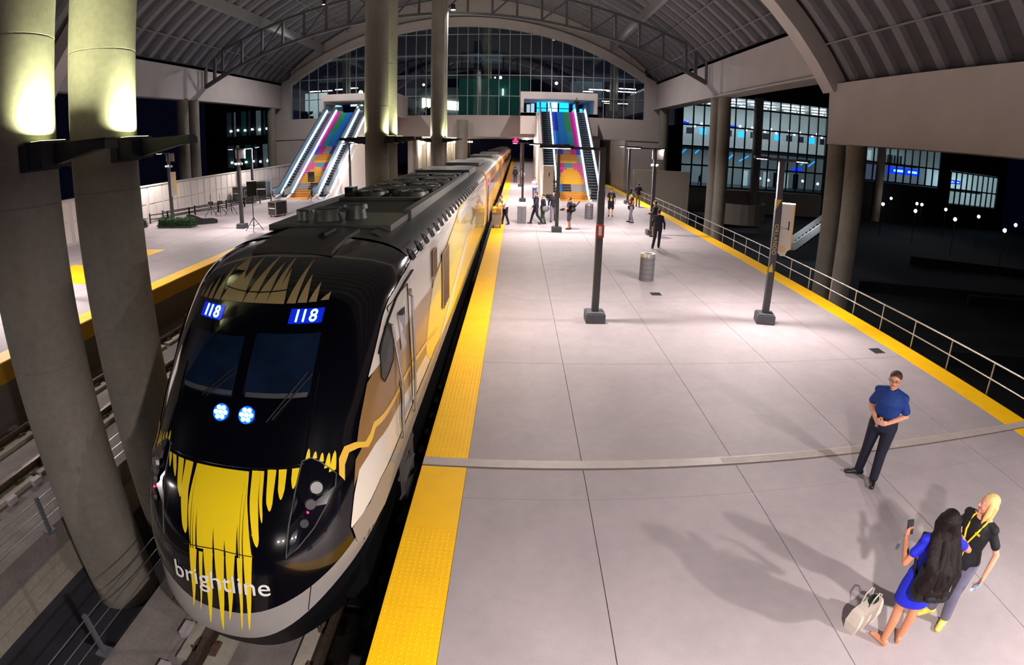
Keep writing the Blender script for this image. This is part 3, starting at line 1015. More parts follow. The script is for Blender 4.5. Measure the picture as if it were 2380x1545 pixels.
def curtain(n, x0, x1, zs_, step, label):
    w_ = struct(put('window_%d' % n, None), label)
    nx = max(1, round((x1 - x0) / step))
    for i in range(nx + 1):
        x = x0 + (x1 - x0) * i / nx
        MB().box(x * KT - .09, YT - .1, zt(zs_[0]), x * KT + .09, YT + .15, zt(zs_[-1])).build('mullion', 'mullion_dark', w_)
    for z in zs_:
        MB().box(x0 * KT, YT - .12, zt(z) - .12, x1 * KT, YT + .17, zt(z) + .12).build('transom', 'mullion_dark', w_)
    for i in range(nx):
        a, b_ = x0 + (x1 - x0) * i / nx, x0 + (x1 - x0) * (i + 1) / nx
        for j in range(len(zs_) - 1):
            MB().box(a * KT + .09, YT + .02, zt(zs_[j]) + .12, b_ * KT - .09, YT + .05, zt(zs_[j + 1]) - .12).build('pane', 'pane_glass', w_)
    return w_
curtain(2, 25.3, 37.6, [-1.3, 2.0, 4.9, 8.2, 11.3, 13.0], 1.75, 'tall lit terminal window beside the platform columns')
curtain(3, 38.4, 51.0, [-1.3, 2.0, 4.9, 8.2, 11.3, 13.0], 1.8, 'tall lit terminal window in the middle of the terminal front')
curtain(4, 59.4, 77.3, [1.7, 4.9, 8.3], 1.75, 'lit terminal window under the near girder')
curtain(5, 80.4, 94.3, [-1.3, 1.65, 4.85], 1.55, 'lit terminal window at the far right')
MB().cyl((37.9 * KT, YT - .3, zt(-9)), (37.9 * KT, YT - .3, zt(13.2)), .75, n=24).build('round_pillar', 'concrete', tw)
MB().cyl((62.6 * KT, YT - .3, zt(-9)), (62.6 * KT, YT - .3, zt(9)), .75, n=24).build('round_pillar', 'concrete', tw)
# rooms behind
tr_room = struct(put('room_terminal', None), 'lit rooms inside the terminal')
def room(x0, x1, z0, z1, yb, wallm, floorm, ceilm, nm='room_wall'):
    X0, X1, Z0, Z1 = x0 * KT, x1 * KT, zt(z0), zt(z1)
    MB().box(X0, YT + yb, Z0, X1, YT + yb + .3, Z1).build('room_wall', wallm, tr_room)
    MB().box(X0, YT + .6, Z0 - .3, X1, YT + yb, Z0).build('room_floor', floorm, tr_room)
    MB().box(X0, YT + .6, Z1, X1, YT + yb, Z1 + .3).build('room_ceiling', ceilm, tr_room)
room(20, 72, 4.9, 13.4, 18, 'room_pale_glow', 'room_dim_glow', 'room_ceiling')
room(20, 64, -1.3, 4.4, 9, 'room_pale_glow', 'room_dim_glow', 'room_dim_glow')
room(56, 90, 1.5, 8.4, 8, 'room_pale_glow', 'room_dim_glow', 'room_pale_glow')
room(80, 106, -1.4, 5.0, 6, 'room_window', 'room_dim_glow', 'room_pale_glow')
MB().box(20 * KT, YT + 7, zt(5.2), 66 * KT, YT + 7.3, zt(7.0)).build('balcony_front', 'room_ceiling', tr_room)
for i in range(13):
    x = (22 + i * 3.1) * KT
    for j in range(3):
        MB().box(x, YT + 3 + j * 5, zt(12.9) - .1, x + (2.4 if (i + j) % 2 else 1.2), YT + 3.5 + j * 5, zt(12.9) - .02).build('ceiling_tube', 'led_white', tr_room)
for i in range(22):
    MB().ball(((25 + i * 1.7) * KT, YT + 12 + (i % 3), zt(8.6 + .5 * (i % 2))), .22, 8, 6).build('pendant', 'led_white', tr_room)
for i in range(14):
    MB().box((26 + i * 2.6) * KT, YT + 15.5, zt(7.2), (27.2 + i * 2.6) * KT, YT + 15.8, zt(8.4)).build('shop_front', 'terminal_dark' if i % 3 else 'screen_blue', tr_room)
for x0, x1, z0, z1 in ((25.4, 28.0, 8.5, 8.9), (34.4, 36.6, 8.3, 8.8)):
    MB().box(x0 * KT, YT + 5, zt(z0), x1 * KT, YT + 5.2, zt(z1)).build('hanging_sign', 'screen_deep', tr_room)
for x, z, w in ((26.0, 4.1, .9), (28.3, 4.2, .9), (34.0, 3.6, 1.0), (36.0, 3.4, 1.6), (39.0, 3.5, .9), (47.5, 3.5, .8), (49.0, 3.4, 1.2)):
    MB().bar((x * KT, YT + 2, zt(z) - .4), ((x + w) * KT, YT + 2, zt(z) + .5), .2, .16).build('neon_streak', 'screen_blue', tr_room)
for x0, x1, z0, z1 in ((65.2, 73.0, 3.2, 4.4), (80.6, 84.0, 2.6, 3.3), (45.4, 47.0, 1.9, 2.7)):
    MB().box(x0 * KT, YT + .8, zt(z0), x1 * KT, YT + 1.0, zt(z1)).build('hanging_sign', 'screen_deep', tr_room)
for x0, x1 in ((66.6, 68.8), (70.0, 72.2), (81.2, 82.2), (82.8, 83.6)):
    z0, z1 = (3.6, 4.0) if x0 < 75 else (2.85, 3.05)
    MB().box(x0 * KT, YT + .72, zt(z0), x1 * KT, YT + .79, zt(z1)).build('sign_glow', 'screen_pale', tr_room)
for i in range(6):
    MB().box((38.6 + i * 2.0) * KT, YT + 6, zt(-1.2), (39.6 + i * 2.0) * KT, YT + 6.1, zt(1.4)).build('doorway', ['room_window', 'terminal_dark'][i % 2], tr_room)
for i in range(7):
    MB().box((68.5 + i * .8) * KT, YT + 7, zt(4.9), (68.9 + i * .8) * KT, YT + 7.2, zt(6.6)).build('slat', 'terminal_dark', tr_room)
light('terminal_light', 'AREA', (38 * KT, YT + 9, zt(12.5)), 1500, (.92, .97, 1), tr_room, 24, 12)
light('terminal_light', 'AREA', (34 * KT, YT + 4, zt(4.2)), 320, (.85, .92, 1), tr_room, 14, 4)
light('terminal_light', 'AREA', (68 * KT, YT + 4, zt(8.0)), 420, (.9, 1, 1), tr_room, 14, 4)
light('terminal_light', 'AREA', (87 * KT, YT + 3, zt(4.8)), 300, (.9, 1, 1), tr_room, 10, 3)
# outside: ramp walls, curved balcony, outdoor escalator
bal = thing('curved_balcony', 'curved dark balcony parapet below the terminal windows', 'balcony', (28, 64, -4))
rings = []
for k in range(13):
    t_ = pi * k / 12
    x, y = 3.8 * cos(t_) , -4.0 * sin(t_)
    rings.append([(x, y, -.3), (x * .96, y * .96, -.3), (x * .96, y * .96, 2.2), (x, y, 2.2)])
MB().loft(rings).build('parapet', 'terminal_wall', bal)
MB().box(-3.8, -.2, -.3, 3.8, 6, -.1).build('deck', 'terminal_dark', bal)
light('balcony_light', 'AREA', (0, -1, -1.0), 120, (.8, .9, 1), bal, 3, 1.5)
oe = thing('outdoor_escalator', 'outdoor escalator seen below the curved balcony', 'escalator', (24.6, 44, -4))
prof = [(0, 0), (1.2, 0), (5.6, 3.2), (5.6, 3.9), (1.0, .7), (0, .7)]
for s in (0, 1.4):
    MB().prism(prof, s, s + .12, 'y').build('balustrade', 'side_panel', oe)
for k in range(12):
    MB().box(1.1 + k * .37, .12, k * .27 - .1, 1.5 + k * .37, 1.4, k * .27 + .18).build('step', 'step_dark', oe)
light('outdoor_escalator_light', 'AREA', (2.2, -.6, 3.6), 60, (.7, .85, 1), oe, 1.5, 1)
# parking lamps
for i, (x, y) in enumerate(((100.1, 124.6), (123.4, 149.6), (123.3, 136.3), (123.8, 134.5), (101.2, 112.1), (124.6, 124.5), (103.4, 99.7), (125.1, 111.6), (105.4, 85.6), (125.35, 98.4))):
    k_ = .5
    lp = thing('lamp_standard', 'small white globe lamp standard in the dark yard, %s from the left' % ['second', 'third', 'fourth', 'fifth', 'first', 'sixth', 'seventh', 'eighth', 'ninth', 'tenth'][i], 'lamp', (x * k_, y * k_, -5.0), 0, 'yard lamps')
    MB().cyl((0, 0, 0), (0, 0, 4.1), .05, n=8).build('pole', 'black', lp)
    MB().ball((0, 0, 4.25), .22, 12, 8).build('globe', 'led_white', lp)
    light('globe_light', 'POINT', (0, 0, 4.25), 25, (.85, .9, 1), lp, .26)
gnd = struct(MB().box(10.3, -20, -5.2, 130, 77.9, -5.0).build('ground', 'asphalt'), 'dark yard beyond the railing')
for i, (x, y, ln) in enumerate(((22, 20, 16), (26, 34, 18), (34, 30, 20), (40, 44, 14))):
    MB().bar((x, y, -4.6), (x + ln, y - 5, -4.6), .3, .8).build('kerb', 'asphalt', gnd)
wr = struct(MB().box(11.2, 50, -4.5, 16.8, 50.4, 2.2).build('wall_right', 'terminal_wall'), 'plain wall closing the platform side beyond the railing')
struct(MB().box(10.5, 51.5, -2, 10.8, 64.4, 4.95).build('wall_right_far', 'terminal_wall'), 'plain wall beside the far end of the platform')
# building behind the left wall
lb = struct(put('wall_left_building', None), 'dark building with lit windows behind the low wall')
MB().box(-52, 80.2, -4, -37, 80.8, 14).build('wall_panel', 'terminal_dark', lb)
wl2 = struct(put('window_6', None), 'upper lit window band behind the low wall')
wl3 = struct(put('window_7', None), 'lower lit window band behind the low wall')
for w_, z0, z1, n in ((wl2, 6.2, 10.2, 6), (wl3, 1.0, 4.7, 5)):
    for i in range(n):
        x = -47.8 + (8.3 / n) * i
        MB().box(x + .08, 80.0, z0, x + 8.3 / n - .08, 80.05, z1).build('pane', 'pane_glass', w_)
        MB().box(x + .2, 80.08, z0, x + 8.3 / n - (.9 if i % 2 else .3), 80.12, z1).build('blind', ['room_dim_glow', 'room_pale_glow', 'green_panel'][i % 3], w_)
        MB().box(x - .06, 79.95, z0, x + .06, 80.1, z1).build('mullion', 'mullion_dark', w_)
    for i in range(6):
        MB().ball((-46.8 + i * 1.35, 79.9, z0 + .9 + .1 * (i % 2)), .16, 8, 6).build('pendant', 'led_white', w_)
# ================================================================== TRAIN
TX = -2.95
PZ = [-.75, -.37, .08, .58, 1.05, 1.30, 1.73, 2.20, 2.57, 2.88, 3.06, 3.14, 3.17]
PY = [3.36, 3.30, 3.42, 3.58, 3.86, 4.12, 4.50, 4.95, 5.36, 5.78, 6.2, 6.7, 7.3]
WZ = [-.75, -.4, 0, .4, 2.3, 2.6, 2.75, 2.88, 2.98, 3.06, 3.12, 3.17]
WW = [1.10, 1.26, 1.38, 1.47, 1.50, 1.50, 1.48, 1.42, 1.30, 1.12, .85, .30]
def interp(x, xs, ys):
    if x <= xs[0]:
        return ys[0]
    for i in range(len(xs) - 1):
        if x <= xs[i + 1]:
            t_ = (x - xs[i]) / (xs[i + 1] - xs[i])
            return ys[i] + (ys[i + 1] - ys[i]) * t_
    return ys[-1]
def pchip(xs, ys):              # monotone cubic, so the nose has no creases
    n = len(xs)
    h = [xs[i + 1] - xs[i] for i in range(n - 1)]
    d = [(ys[i + 1] - ys[i]) / h[i] for i in range(n - 1)]
    m_ = [d[0]] + [0 if d[i - 1] * d[i] <= 0 else 2 / (1 / d[i - 1] + 1 / d[i]) for i in range(1, n - 1)] + [d[-1]]
    def fn(x):
        if x <= xs[0]:
            return ys[0]
        if x >= xs[-1]:
            return ys[-1]
        i = 0
        while x > xs[i + 1]:
            i += 1
        t_ = (x - xs[i]) / h[i]
        return (2 * t_ ** 3 - 3 * t_ ** 2 + 1) * ys[i] + (t_ ** 3 - 2 * t_ ** 2 + t_) * h[i] * m_[i] + (3 * t_ ** 2 - 2 * t_ ** 3) * ys[i + 1] + (t_ ** 3 - t_ ** 2) * h[i] * m_[i + 1]
    return fn
nyc = pchip(PZ, PY)
nW = pchip(WZ, WW)
NL, NP_ = 1.7, 2.6
def nys(d, z):
    q = min(abs(d) / nW(z), 1)
    return nyc(z) + NL * (1 - (1 - q ** NP_) ** (1 / NP_))
def nfront(d, z, off=0.006):
    return (d, nys(d, z) - off, z)
def nside(y, z, s=1, off=0.006):
    w = nW(z)
    u = (y - nyc(z)) / NL
    d = w if u >= 1 else w * (1 - (1 - max(u, 0)) ** NP_) ** (1 / NP_)
    return (s * (d + off), y, z)

loco = thing('locomotive', 'black nosed locomotive with yellow drip artwork and blue headlights', 'train', (TX, 0, 0))
YB = 8.4
def zb(q):
    return -.42 + .82 * abs(q) ** 2.3
# nose skin
qs = [sin(pi * (i / 88 - .5)) for i in range(89)]
lev = [i / 12 for i in range(13)]
upz = [.8 + (3.168 - .8) * (1 - (1 - i / 170) ** 1.7) for i in range(1, 171)]
rows_ = []
for k in range(13 + 170):
    row = []
    cols_ = []
    for q in qs:
        z = zb(q) + (.8 - zb(q)) * lev[k] if k < 13 else upz[k - 13]
        d = q * nW(z)
        cols_.append((d, nys(d, z), z))
    a, b_ = cols_[0], cols_[-1]
    row = [(a[0], YB, a[2])] + [(a[0], a[1] + (YB - a[1]) * t_, a[2]) for t_ in (.66, .33)] + cols_ + [(b_[0], b_[1] + (YB - b_[1]) * t_, b_[2]) for t_ in (.33, .66)] + [(b_[0], YB, b_[2])]
    rows_.append(row)
top = [(x, y, 3.172) for x, y, z in rows_[-1]]
nb = MB().loft(rows_, close=False)
n_ = len(rows_[0])
o = nb.build('nose', 'train_black', loco, smooth=True)
MB().add([(x, y, z) for x, y, z in rows_[-1]], [tuple(range(n_))]).build('nose_roof', 'train_black', loco)
# decal builders
def fstrip(zs_, lf, rf, nx=2, off=.006):
    b = MB()
    rings = []
    for z in zs_:
        a, c = lf(z), rf(z)
        rings.append([nfront(a + (c - a) * i / nx, z, off) for i in range(nx + 1)])
    b.loft(rings, close=False)
    return b
def zr(a, b_, n):
    return [a + (b_ - a) * i / n for i in range(n + 1)]
def pl(pts):
    pts = sorted(pts)
    xs_, ys_ = [p[0] for p in pts], [p[1] for p in pts]
    return lambda x: interp(x, xs_, ys_)
def bar_decal(nm, ma, pts_l, pts_r, n=10, nx=2, off=.006, par=None):
    """pts: (z, d) edges"""
    z0 = min(p[0] for p in pts_l)
    z1 = max(p[0] for p in pts_l)
    return fstrip(zr(z0, z1, n), pl(pts_l), pl(pts_r), nx, off).build(nm, ma, par or loco, smooth=True)
def sstrip(nm, ma, ys_, top_, bot_, s=1, nz=6, off=.006, par=None):
    off += .008
    b = MB()
    rings = []
    for y in ys_:
        a, c = bot_(y), top_(y)
        if c < a:
            c = a
        rings.append([nside(y, a + (c - a) * i / nz, s, off) for i in range(nz + 1)])
    b.loft(rings, close=False)
    return b.build(nm, ma, par or loco, smooth=True)

# lower valance (pale grey bumper), seen below the black mask
b = MB()
rings = []
vq = [sin(pi * (i / 48 - .5)) for i in range(49)]
for t_ in zr(0, 1, 5):
    r_ = []
    for q in vq:
        ztop = -.09 + .70 * abs(q) ** 2.3
        z = (zb(q) - .02) + (ztop - zb(q) + .02) * t_
        r_.append(nfront(q * nW(z) * .9985, z, .005))
    rings.append(r_)
b.loft(rings, close=False)
val = b.build('valance', 'train_low', loco, smooth=True)
for s in (-1, 1):
    pts = []
    for t_ in zr(0, 1, 6):
        q = .66
        z = zb(q) + (-.09 + .70 * q ** 2.3 - zb(q)) * t_
        pts.append(nfront(s * q * nW(z), z, .008))
    MB().tube(pts, .006, 5).build('seam', 'rubber', val)
b = MB()
rings = [[(x * .97, y + .03, z) for x, y, z in rows_[0]], [(x * .8, y + .15, -.75 if abs(x) < 1.3 else -.6) for x, y, z in rows_[0]]]
MB().loft(rings, close=False).build('underside', 'black', loco)

# yellow centre block and drips
Y = 'train_yellow'
bar_decal('yellow_centre', Y, [(.58, -.335), (.95, -.375), (1.29, -.36)], [(.58, .40), (.95, .35), (1.29, .285)], 12, 10)
for zt_, zl, dt, db, w in ((1.29, 1.185, -.79, -.745, .035), (1.29, 1.14, -.715, -.625, .04), (1.29, 1.00, -.60, -.50, .045), (1.29, .69, -.475, -.40, .05), (1.29, .80, -.425, -.392, .012),
                          (1.30, .68, .365, .455, .045), (1.30, .90, .43, .50, .02), (1.31, 1.00, .53, .57, .045), (1.31, 1.09, .64, .67, .045), (1.31, 1.16, .77, .775, .045), (1.31, 1.2, .84, .82, .03)):
    n = 14
    zs_ = [zl + (zt_ - zl) * (i / n) ** 1.6 for i in range(n + 1)]
    def ctr(z, zl=zl, zt_=zt_, dt=dt, db=db):
        return db + (dt - db) * (z - zl) / (zt_ - zl)
    def hw(z, zl=zl, w=w):
        return w * sqrt(min(1, max(0.0, (z - zl) / .07))) * (.62 + .38 * min(1, (z - zl) / .3))
    fstrip(zs_, lambda z: ctr(z) - hw(z), lambda z: ctr(z) + hw(z), 1).build('drip', Y, loco, smooth=True)
# fangs below the seam
for (d0, d1, dt, zt_, zl) in ((-.345, -.245, -.405, .60, -.15), (-.225, -.175, -.305, .55, -.15), (-.165, -.045, -.195, .60, -.29), (-.03, .09, -.05, .60, -.36), (.105, .215, .06, .60, -.19), (.235, .30, .19, .60, -.29), (.31, .405, .275, .60, -.28)):
    n = 14
    zs_ = zr(zl, zt_, n)
    lf = lambda z, d0=d0, dt=dt, zl=zl, zt_=zt_: dt + (d0 - dt) * min(1, ((z - zl) / (zt_ - zl)) ** .75)
    rf = lambda z, d1=d1, dt=dt, zl=zl, zt_=zt_: dt + .006 + (d1 - dt - .006) * min(1, ((z - zl) / (zt_ - zl)) ** .75)
    fstrip(zs_, lf, rf, 2, .008).build('drip', Y, loco, smooth=True)
# thin black slots cut up into the yellow block
for d, z1, w in ((-.255, .95, .012), (-.04, .82, .012), (.095, .72, .012), (.24, .88, .014), (-.33, 1.25, .006), (-.30, 1.0, .005), (.30, 1.2, .006), (.265, 1.27, .004)):
    fstrip(zr(.56, z1, 8), lambda z, d=d, w=w, z1=z1: d - w * (z1 - z) / (z1 - .56), lambda z, d=d, w=w, z1=z1: d + w * (z1 - z) / (z1 - .56), 1, .009).build('slot', 'train_black', loco)
b = MB()
b.tube([nfront(d, .60 + .06 * (.2 - abs(d)), .008) for d in zr(-.42, .42, 20)], .006, 5)
b.build('coupler_door_seam', 'rubber', loco)
# brow line under the windscreen mask
b = MB()
b.tube([nfront(d, 1.325 - .03 * (1 - (d / .84) ** 2) + .012, .006) for d in zr(-.84, .84, 30)], .010, 6)
b.build('mask_seam', 'black_gloss', loco)
for s in (-1, 1):
    MB().tube([nfront(s * (.84 + .02 * t_), 1.33 + t_ * .75, .005) for t_ in zr(0, 1, 14)], .007, 5).build('mask_seam', 'black_gloss', loco)
# lamp pods with outline
def pod(s):
    pts = [(.82, 1.36), (.90, 1.375), (1.0, 1.32), (1.15, 1.19), (1.155, 1.10), (1.10, .97), (1.0, .80), (.86, .65), (.745, .565), (.765, .85), (.80, 1.15)]
    lamp = put('lamp_pod', None, loco)
    b = MB()
    cx, cz = .93, 1.0
    ring = [nfront(s * d, z, .010) for d, z in pts]
    b.add([nfront(s * cx, cz, .03)] + ring, [(0, 1 + i, 1 + (i + 1) % len(ring)) for i in range(len(ring))])
    b.build('pod_glass', 'black_gloss', lamp)
    b = MB().tube(ring + [ring[0]], .007, 5)
    b.build('pod_rim', 'train_skirt', lamp)
    for z, d, r, m_ in ((1.15, .99, .072, 'steel'), (1.03, .955, .06, 'post_grey'), (.88, .91, .05, 'lamp_case')):
        p = Vector(nfront(s * d, z, .03))
        MB().cyl(p, p + Vector((s * .02, -.03, .012)), r, r * .9, n=16).build('lamp', m_, lamp)
    p = Vector(nfront(s * .945, .965, .045))
    MB().ball(p, .012, 8, 6).build('marker_light', 'led_red', lamp)
    return lamp
pod(1)
pod(-1)
# drips around the pods ("ears") on both sides
for s in (1, -1):
    for d, z0, z1, w in ((.87, 1.37, 1.455, .022), (.935, 1.36, 1.42, .022), (1.0, 1.32, 1.395, .022), (1.06, 1.26, 1.38, .026), (1.11, 1.22, 1.38, .03)):
        fstrip(zr(z0, z1, 6), lambda z, d=d, w=w, z1=z1: s * d - w * sqrt(max(0, (z1 - z) / (z1 - z0 if z1 > z0 else 1))), lambda z, d=d, w=w, z1=z1: s * d + w * sqrt(max(0, (z1 - z) / (z1 - z0 if z1 > z0 else 1))), 1, .009).build('drip', Y, loco)
# crown artwork above the number boards
G = 'train_tan'
for d0, d1, dt, zbm, ztp in ((-1.06, -1.0, -1.02, 2.655, 2.74), (-.97, -.89, -.90, 2.66, 2.82), (-.86, -.78, -.80, 2.665, 2.88), (-.75, -.64, -.66, 2.67, 3.0), (-.62, -.30, -.44, 2.675, 2.955), (-.62, -.42, -.50, 2.95, 3.06),
                            (-.45, -.28, -.30, 2.675, 3.07), (-.27, -.12, -.06, 2.675, 3.11), (-.12, .05, .06, 2.675, 3.03), (.05, .17, .17, 2.675, 3.1), (.15, .28, .20, 2.675, 2.98), (.31, .42, .42, 2.68, 3.05), (.44, .55, .50, 2.685, 2.93), (.57, .66, .64, 2.69, 2.86), (.70, .79, .79, 2.70, 2.77)):
    n = 10
    lf = lambda z, d0=d0, dt=dt, zbm=zbm, ztp=ztp: d0 + (dt - d0) * ((z - zbm) / (ztp - zbm)) ** 1.3
    rf = lambda z, d1=d1, dt=dt, zbm=zbm, ztp=ztp: d1 + (dt + .004 - d1) * ((z - zbm) / (ztp - zbm)) ** 1.3
    fstrip(zr(zbm, ztp, n), lf, rf, 2, .007).build('flame', G, loco, smooth=True)
MB().tube([nfront(d, 2.80 - .028 * (1 - ((d + .16) / .42) ** 2), .012) for d in zr(-.58, .26, 18)], .008, 5).build('hatch_seam', 'train_black', loco)
# windscreen panes, divider, wipers
bar_decal('windscreen', 'wind_glass', [(1.87, -.80), (2.38, -.88)], [(1.90, -.07), (2.42, -.09)], 10, 8, .012)
bar_decal('windscreen', 'wind_glass', [(1.90, .06), (2.42, .05)], [(1.85, .80), (2.38, .80)], 10, 8, .012)
bar_decal('windscreen_ledge', 'post_grey', [(1.885, -.79), (1.925, -.80)], [(1.90, -.08), (1.94, -.08)], 3, 6, .016)
bar_decal('windscreen_ledge', 'post_grey', [(1.885, .09), (1.925, .09)], [(1.87, .78), (1.91, .78)], 3, 6, .016)
for d0, d1, z0, z1 in ((-.46, -.12, 1.86, 2.12), (-.40, -.07, 1.86, 2.10), (.40, .75, 1.70, 2.10), (.46, .80, 1.72, 2.08)):
    MB().tube([nfront(d0 + (d1 - d0) * t_, z0 + (z1 - z0) * t_, .035) for t_ in zr(0, 1, 6)], .008, 5).build('wiper', 'rubber', loco)
# number boards
def on_nose(me, fn):
    for v in me.vertices:
        v.co = Vector(fn(v.co.x, v.co.y, v.co.z))
    me.update()
for cx, cz in ((-.69, 2.565), (.585, 2.57)):
    nbd = put('number_board', None, loco)
    fstrip(zr(cz - .065, cz + .065, 3), lambda z: cx - .19, lambda z: cx + .19, 4, .010).build('board_case', 'number_case', nbd)
    for ch, dx in (('1', -.1), ('1', -.02), ('8', .085)):
        me = text_mesh(ch, .15, .004)
        on_nose(me, lambda x, y, z, dx=dx: nfront(cx + dx + x * 1.25, cz + y, .018 + z))
        me.materials.append(MATS['led_number'])
        put('numeral', me, nbd)
# headlight pair
for d in (-.16, .16):
    hl = put('headlight', None, loco)
    c = Vector(nfront(d, 1.73, .0))
    nrm = Vector((0, -.76, .65)).normalized()
    q = nrm.to_track_quat('Z', 'Y')
    b = MB().cyl((0, 0, -.03), (0, 0, .02), .115, .108, n=24)
    o = b.build('bezel', 'black_gloss', hl)
    o.location = c
    o.rotation_euler = q.to_euler()
    o = MB().cyl((0, 0, .02), (0, 0, .026), .098, n=24).build('lens', 'head_lens', hl)
    o.location = c
    o.rotation_euler = q.to_euler()
    for i in range(7):
        a = 2 * pi * i / 6
        r_ = .058 if i < 6 else 0
        o = MB().ball((r_ * cos(a), r_ * sin(a), .03), .026, 10, 6).build('led', 'led_head', hl)
        o.location = c
        o.rotation_euler = q.to_euler()
# operator lettering
me = text_mesh('brightline', .285, .003, spacing=1.02)
W_ = max(v.co.x for v in me.vertices) - min(v.co.x for v in me.vertices)
on_nose(me, lambda x, y, z: nfront(x * 1.16 / W_ - .02, .245 + y * 1.0 + x * .0, .016 + z))
me.materials.append(MATS['white'])
put('lettering', me, loco)

# ---- body behind the nose
prof = [(-nW(.42), .42), (nW(.42), .42), (nW(1.2), 1.2), (1.5, 2.3), (1.5, 2.6), (1.48, 2.75), (1.42, 2.88), (1.30, 2.98), (1.12, 3.06), (.85, 3.12), (.3, 3.17), (-.3, 3.17), (-.85, 3.12), (-1.12, 3.06), (-1.30, 2.98), (-1.42, 2.88), (-1.48, 2.75), (-1.5, 2.6), (-1.5, 2.3), (-nW(1.2), 1.2)]
MB().prism(prof, YB - .01, 25.0, 'y').build('body', 'train_white', loco)
MB().box(-1.25, 4.6, -1.0, 1.25, 24.8, .42).build('underframe', 'black', loco)
# grey roof skin
rp = [(a, b_) for a, b_ in prof if b_ >= 2.80]
rings = []
for y in (7.22, 25.02):
    rings.append([(nW(z) * (1 if x > 0 else -1) * 1.003 if y < 8 and z < 3.16 else x * 1.006, y, z + .008) for x, z in rp])
o = MB().loft(rings, close=False).build('roof_skin', 'train_roof', loco, smooth=True)
bd = pl([(4.20, .60), (4.35, .83), (4.53, 1.10), (4.77, 1.37), (4.95, 1.57), (5.30, 1.91), (5.62, 2.18), (5.96, 2.46), (6.19, 2.59), (6.63, 2.73), (7.18, 2.82), (7.3, 2.82)])
wb_ = pl([(5.30, 1.90), (5.54, 1.97), (5.98, 2.04), (7.01, 2.11), (7.81, 2.07), (8.75, 1.99), (13.5, 2.8)])
st_ = pl([(4.35, 1.05), (4.44, 1.21), (4.62, 1.35), (4.75, 1.34), (4.89, 1.27), (5.07, 1.41), (5.23, 1.40), (5.81, 1.43), (6.64, 1.41), (8.20, 1.20), (9.4, 1.0)])
lo_t = pl([(4.45, 1.0), (4.51, 1.09), (4.96, 1.22), (5.77, 1.22), (7.12, 1.09), (8.65, .97), (11, .9)])
lo_b = pl([(4.20, .60), (4.37, .64), (4.91, .80), (5.85, .76), (7.08, .76), (8, .72), (11, .7)])
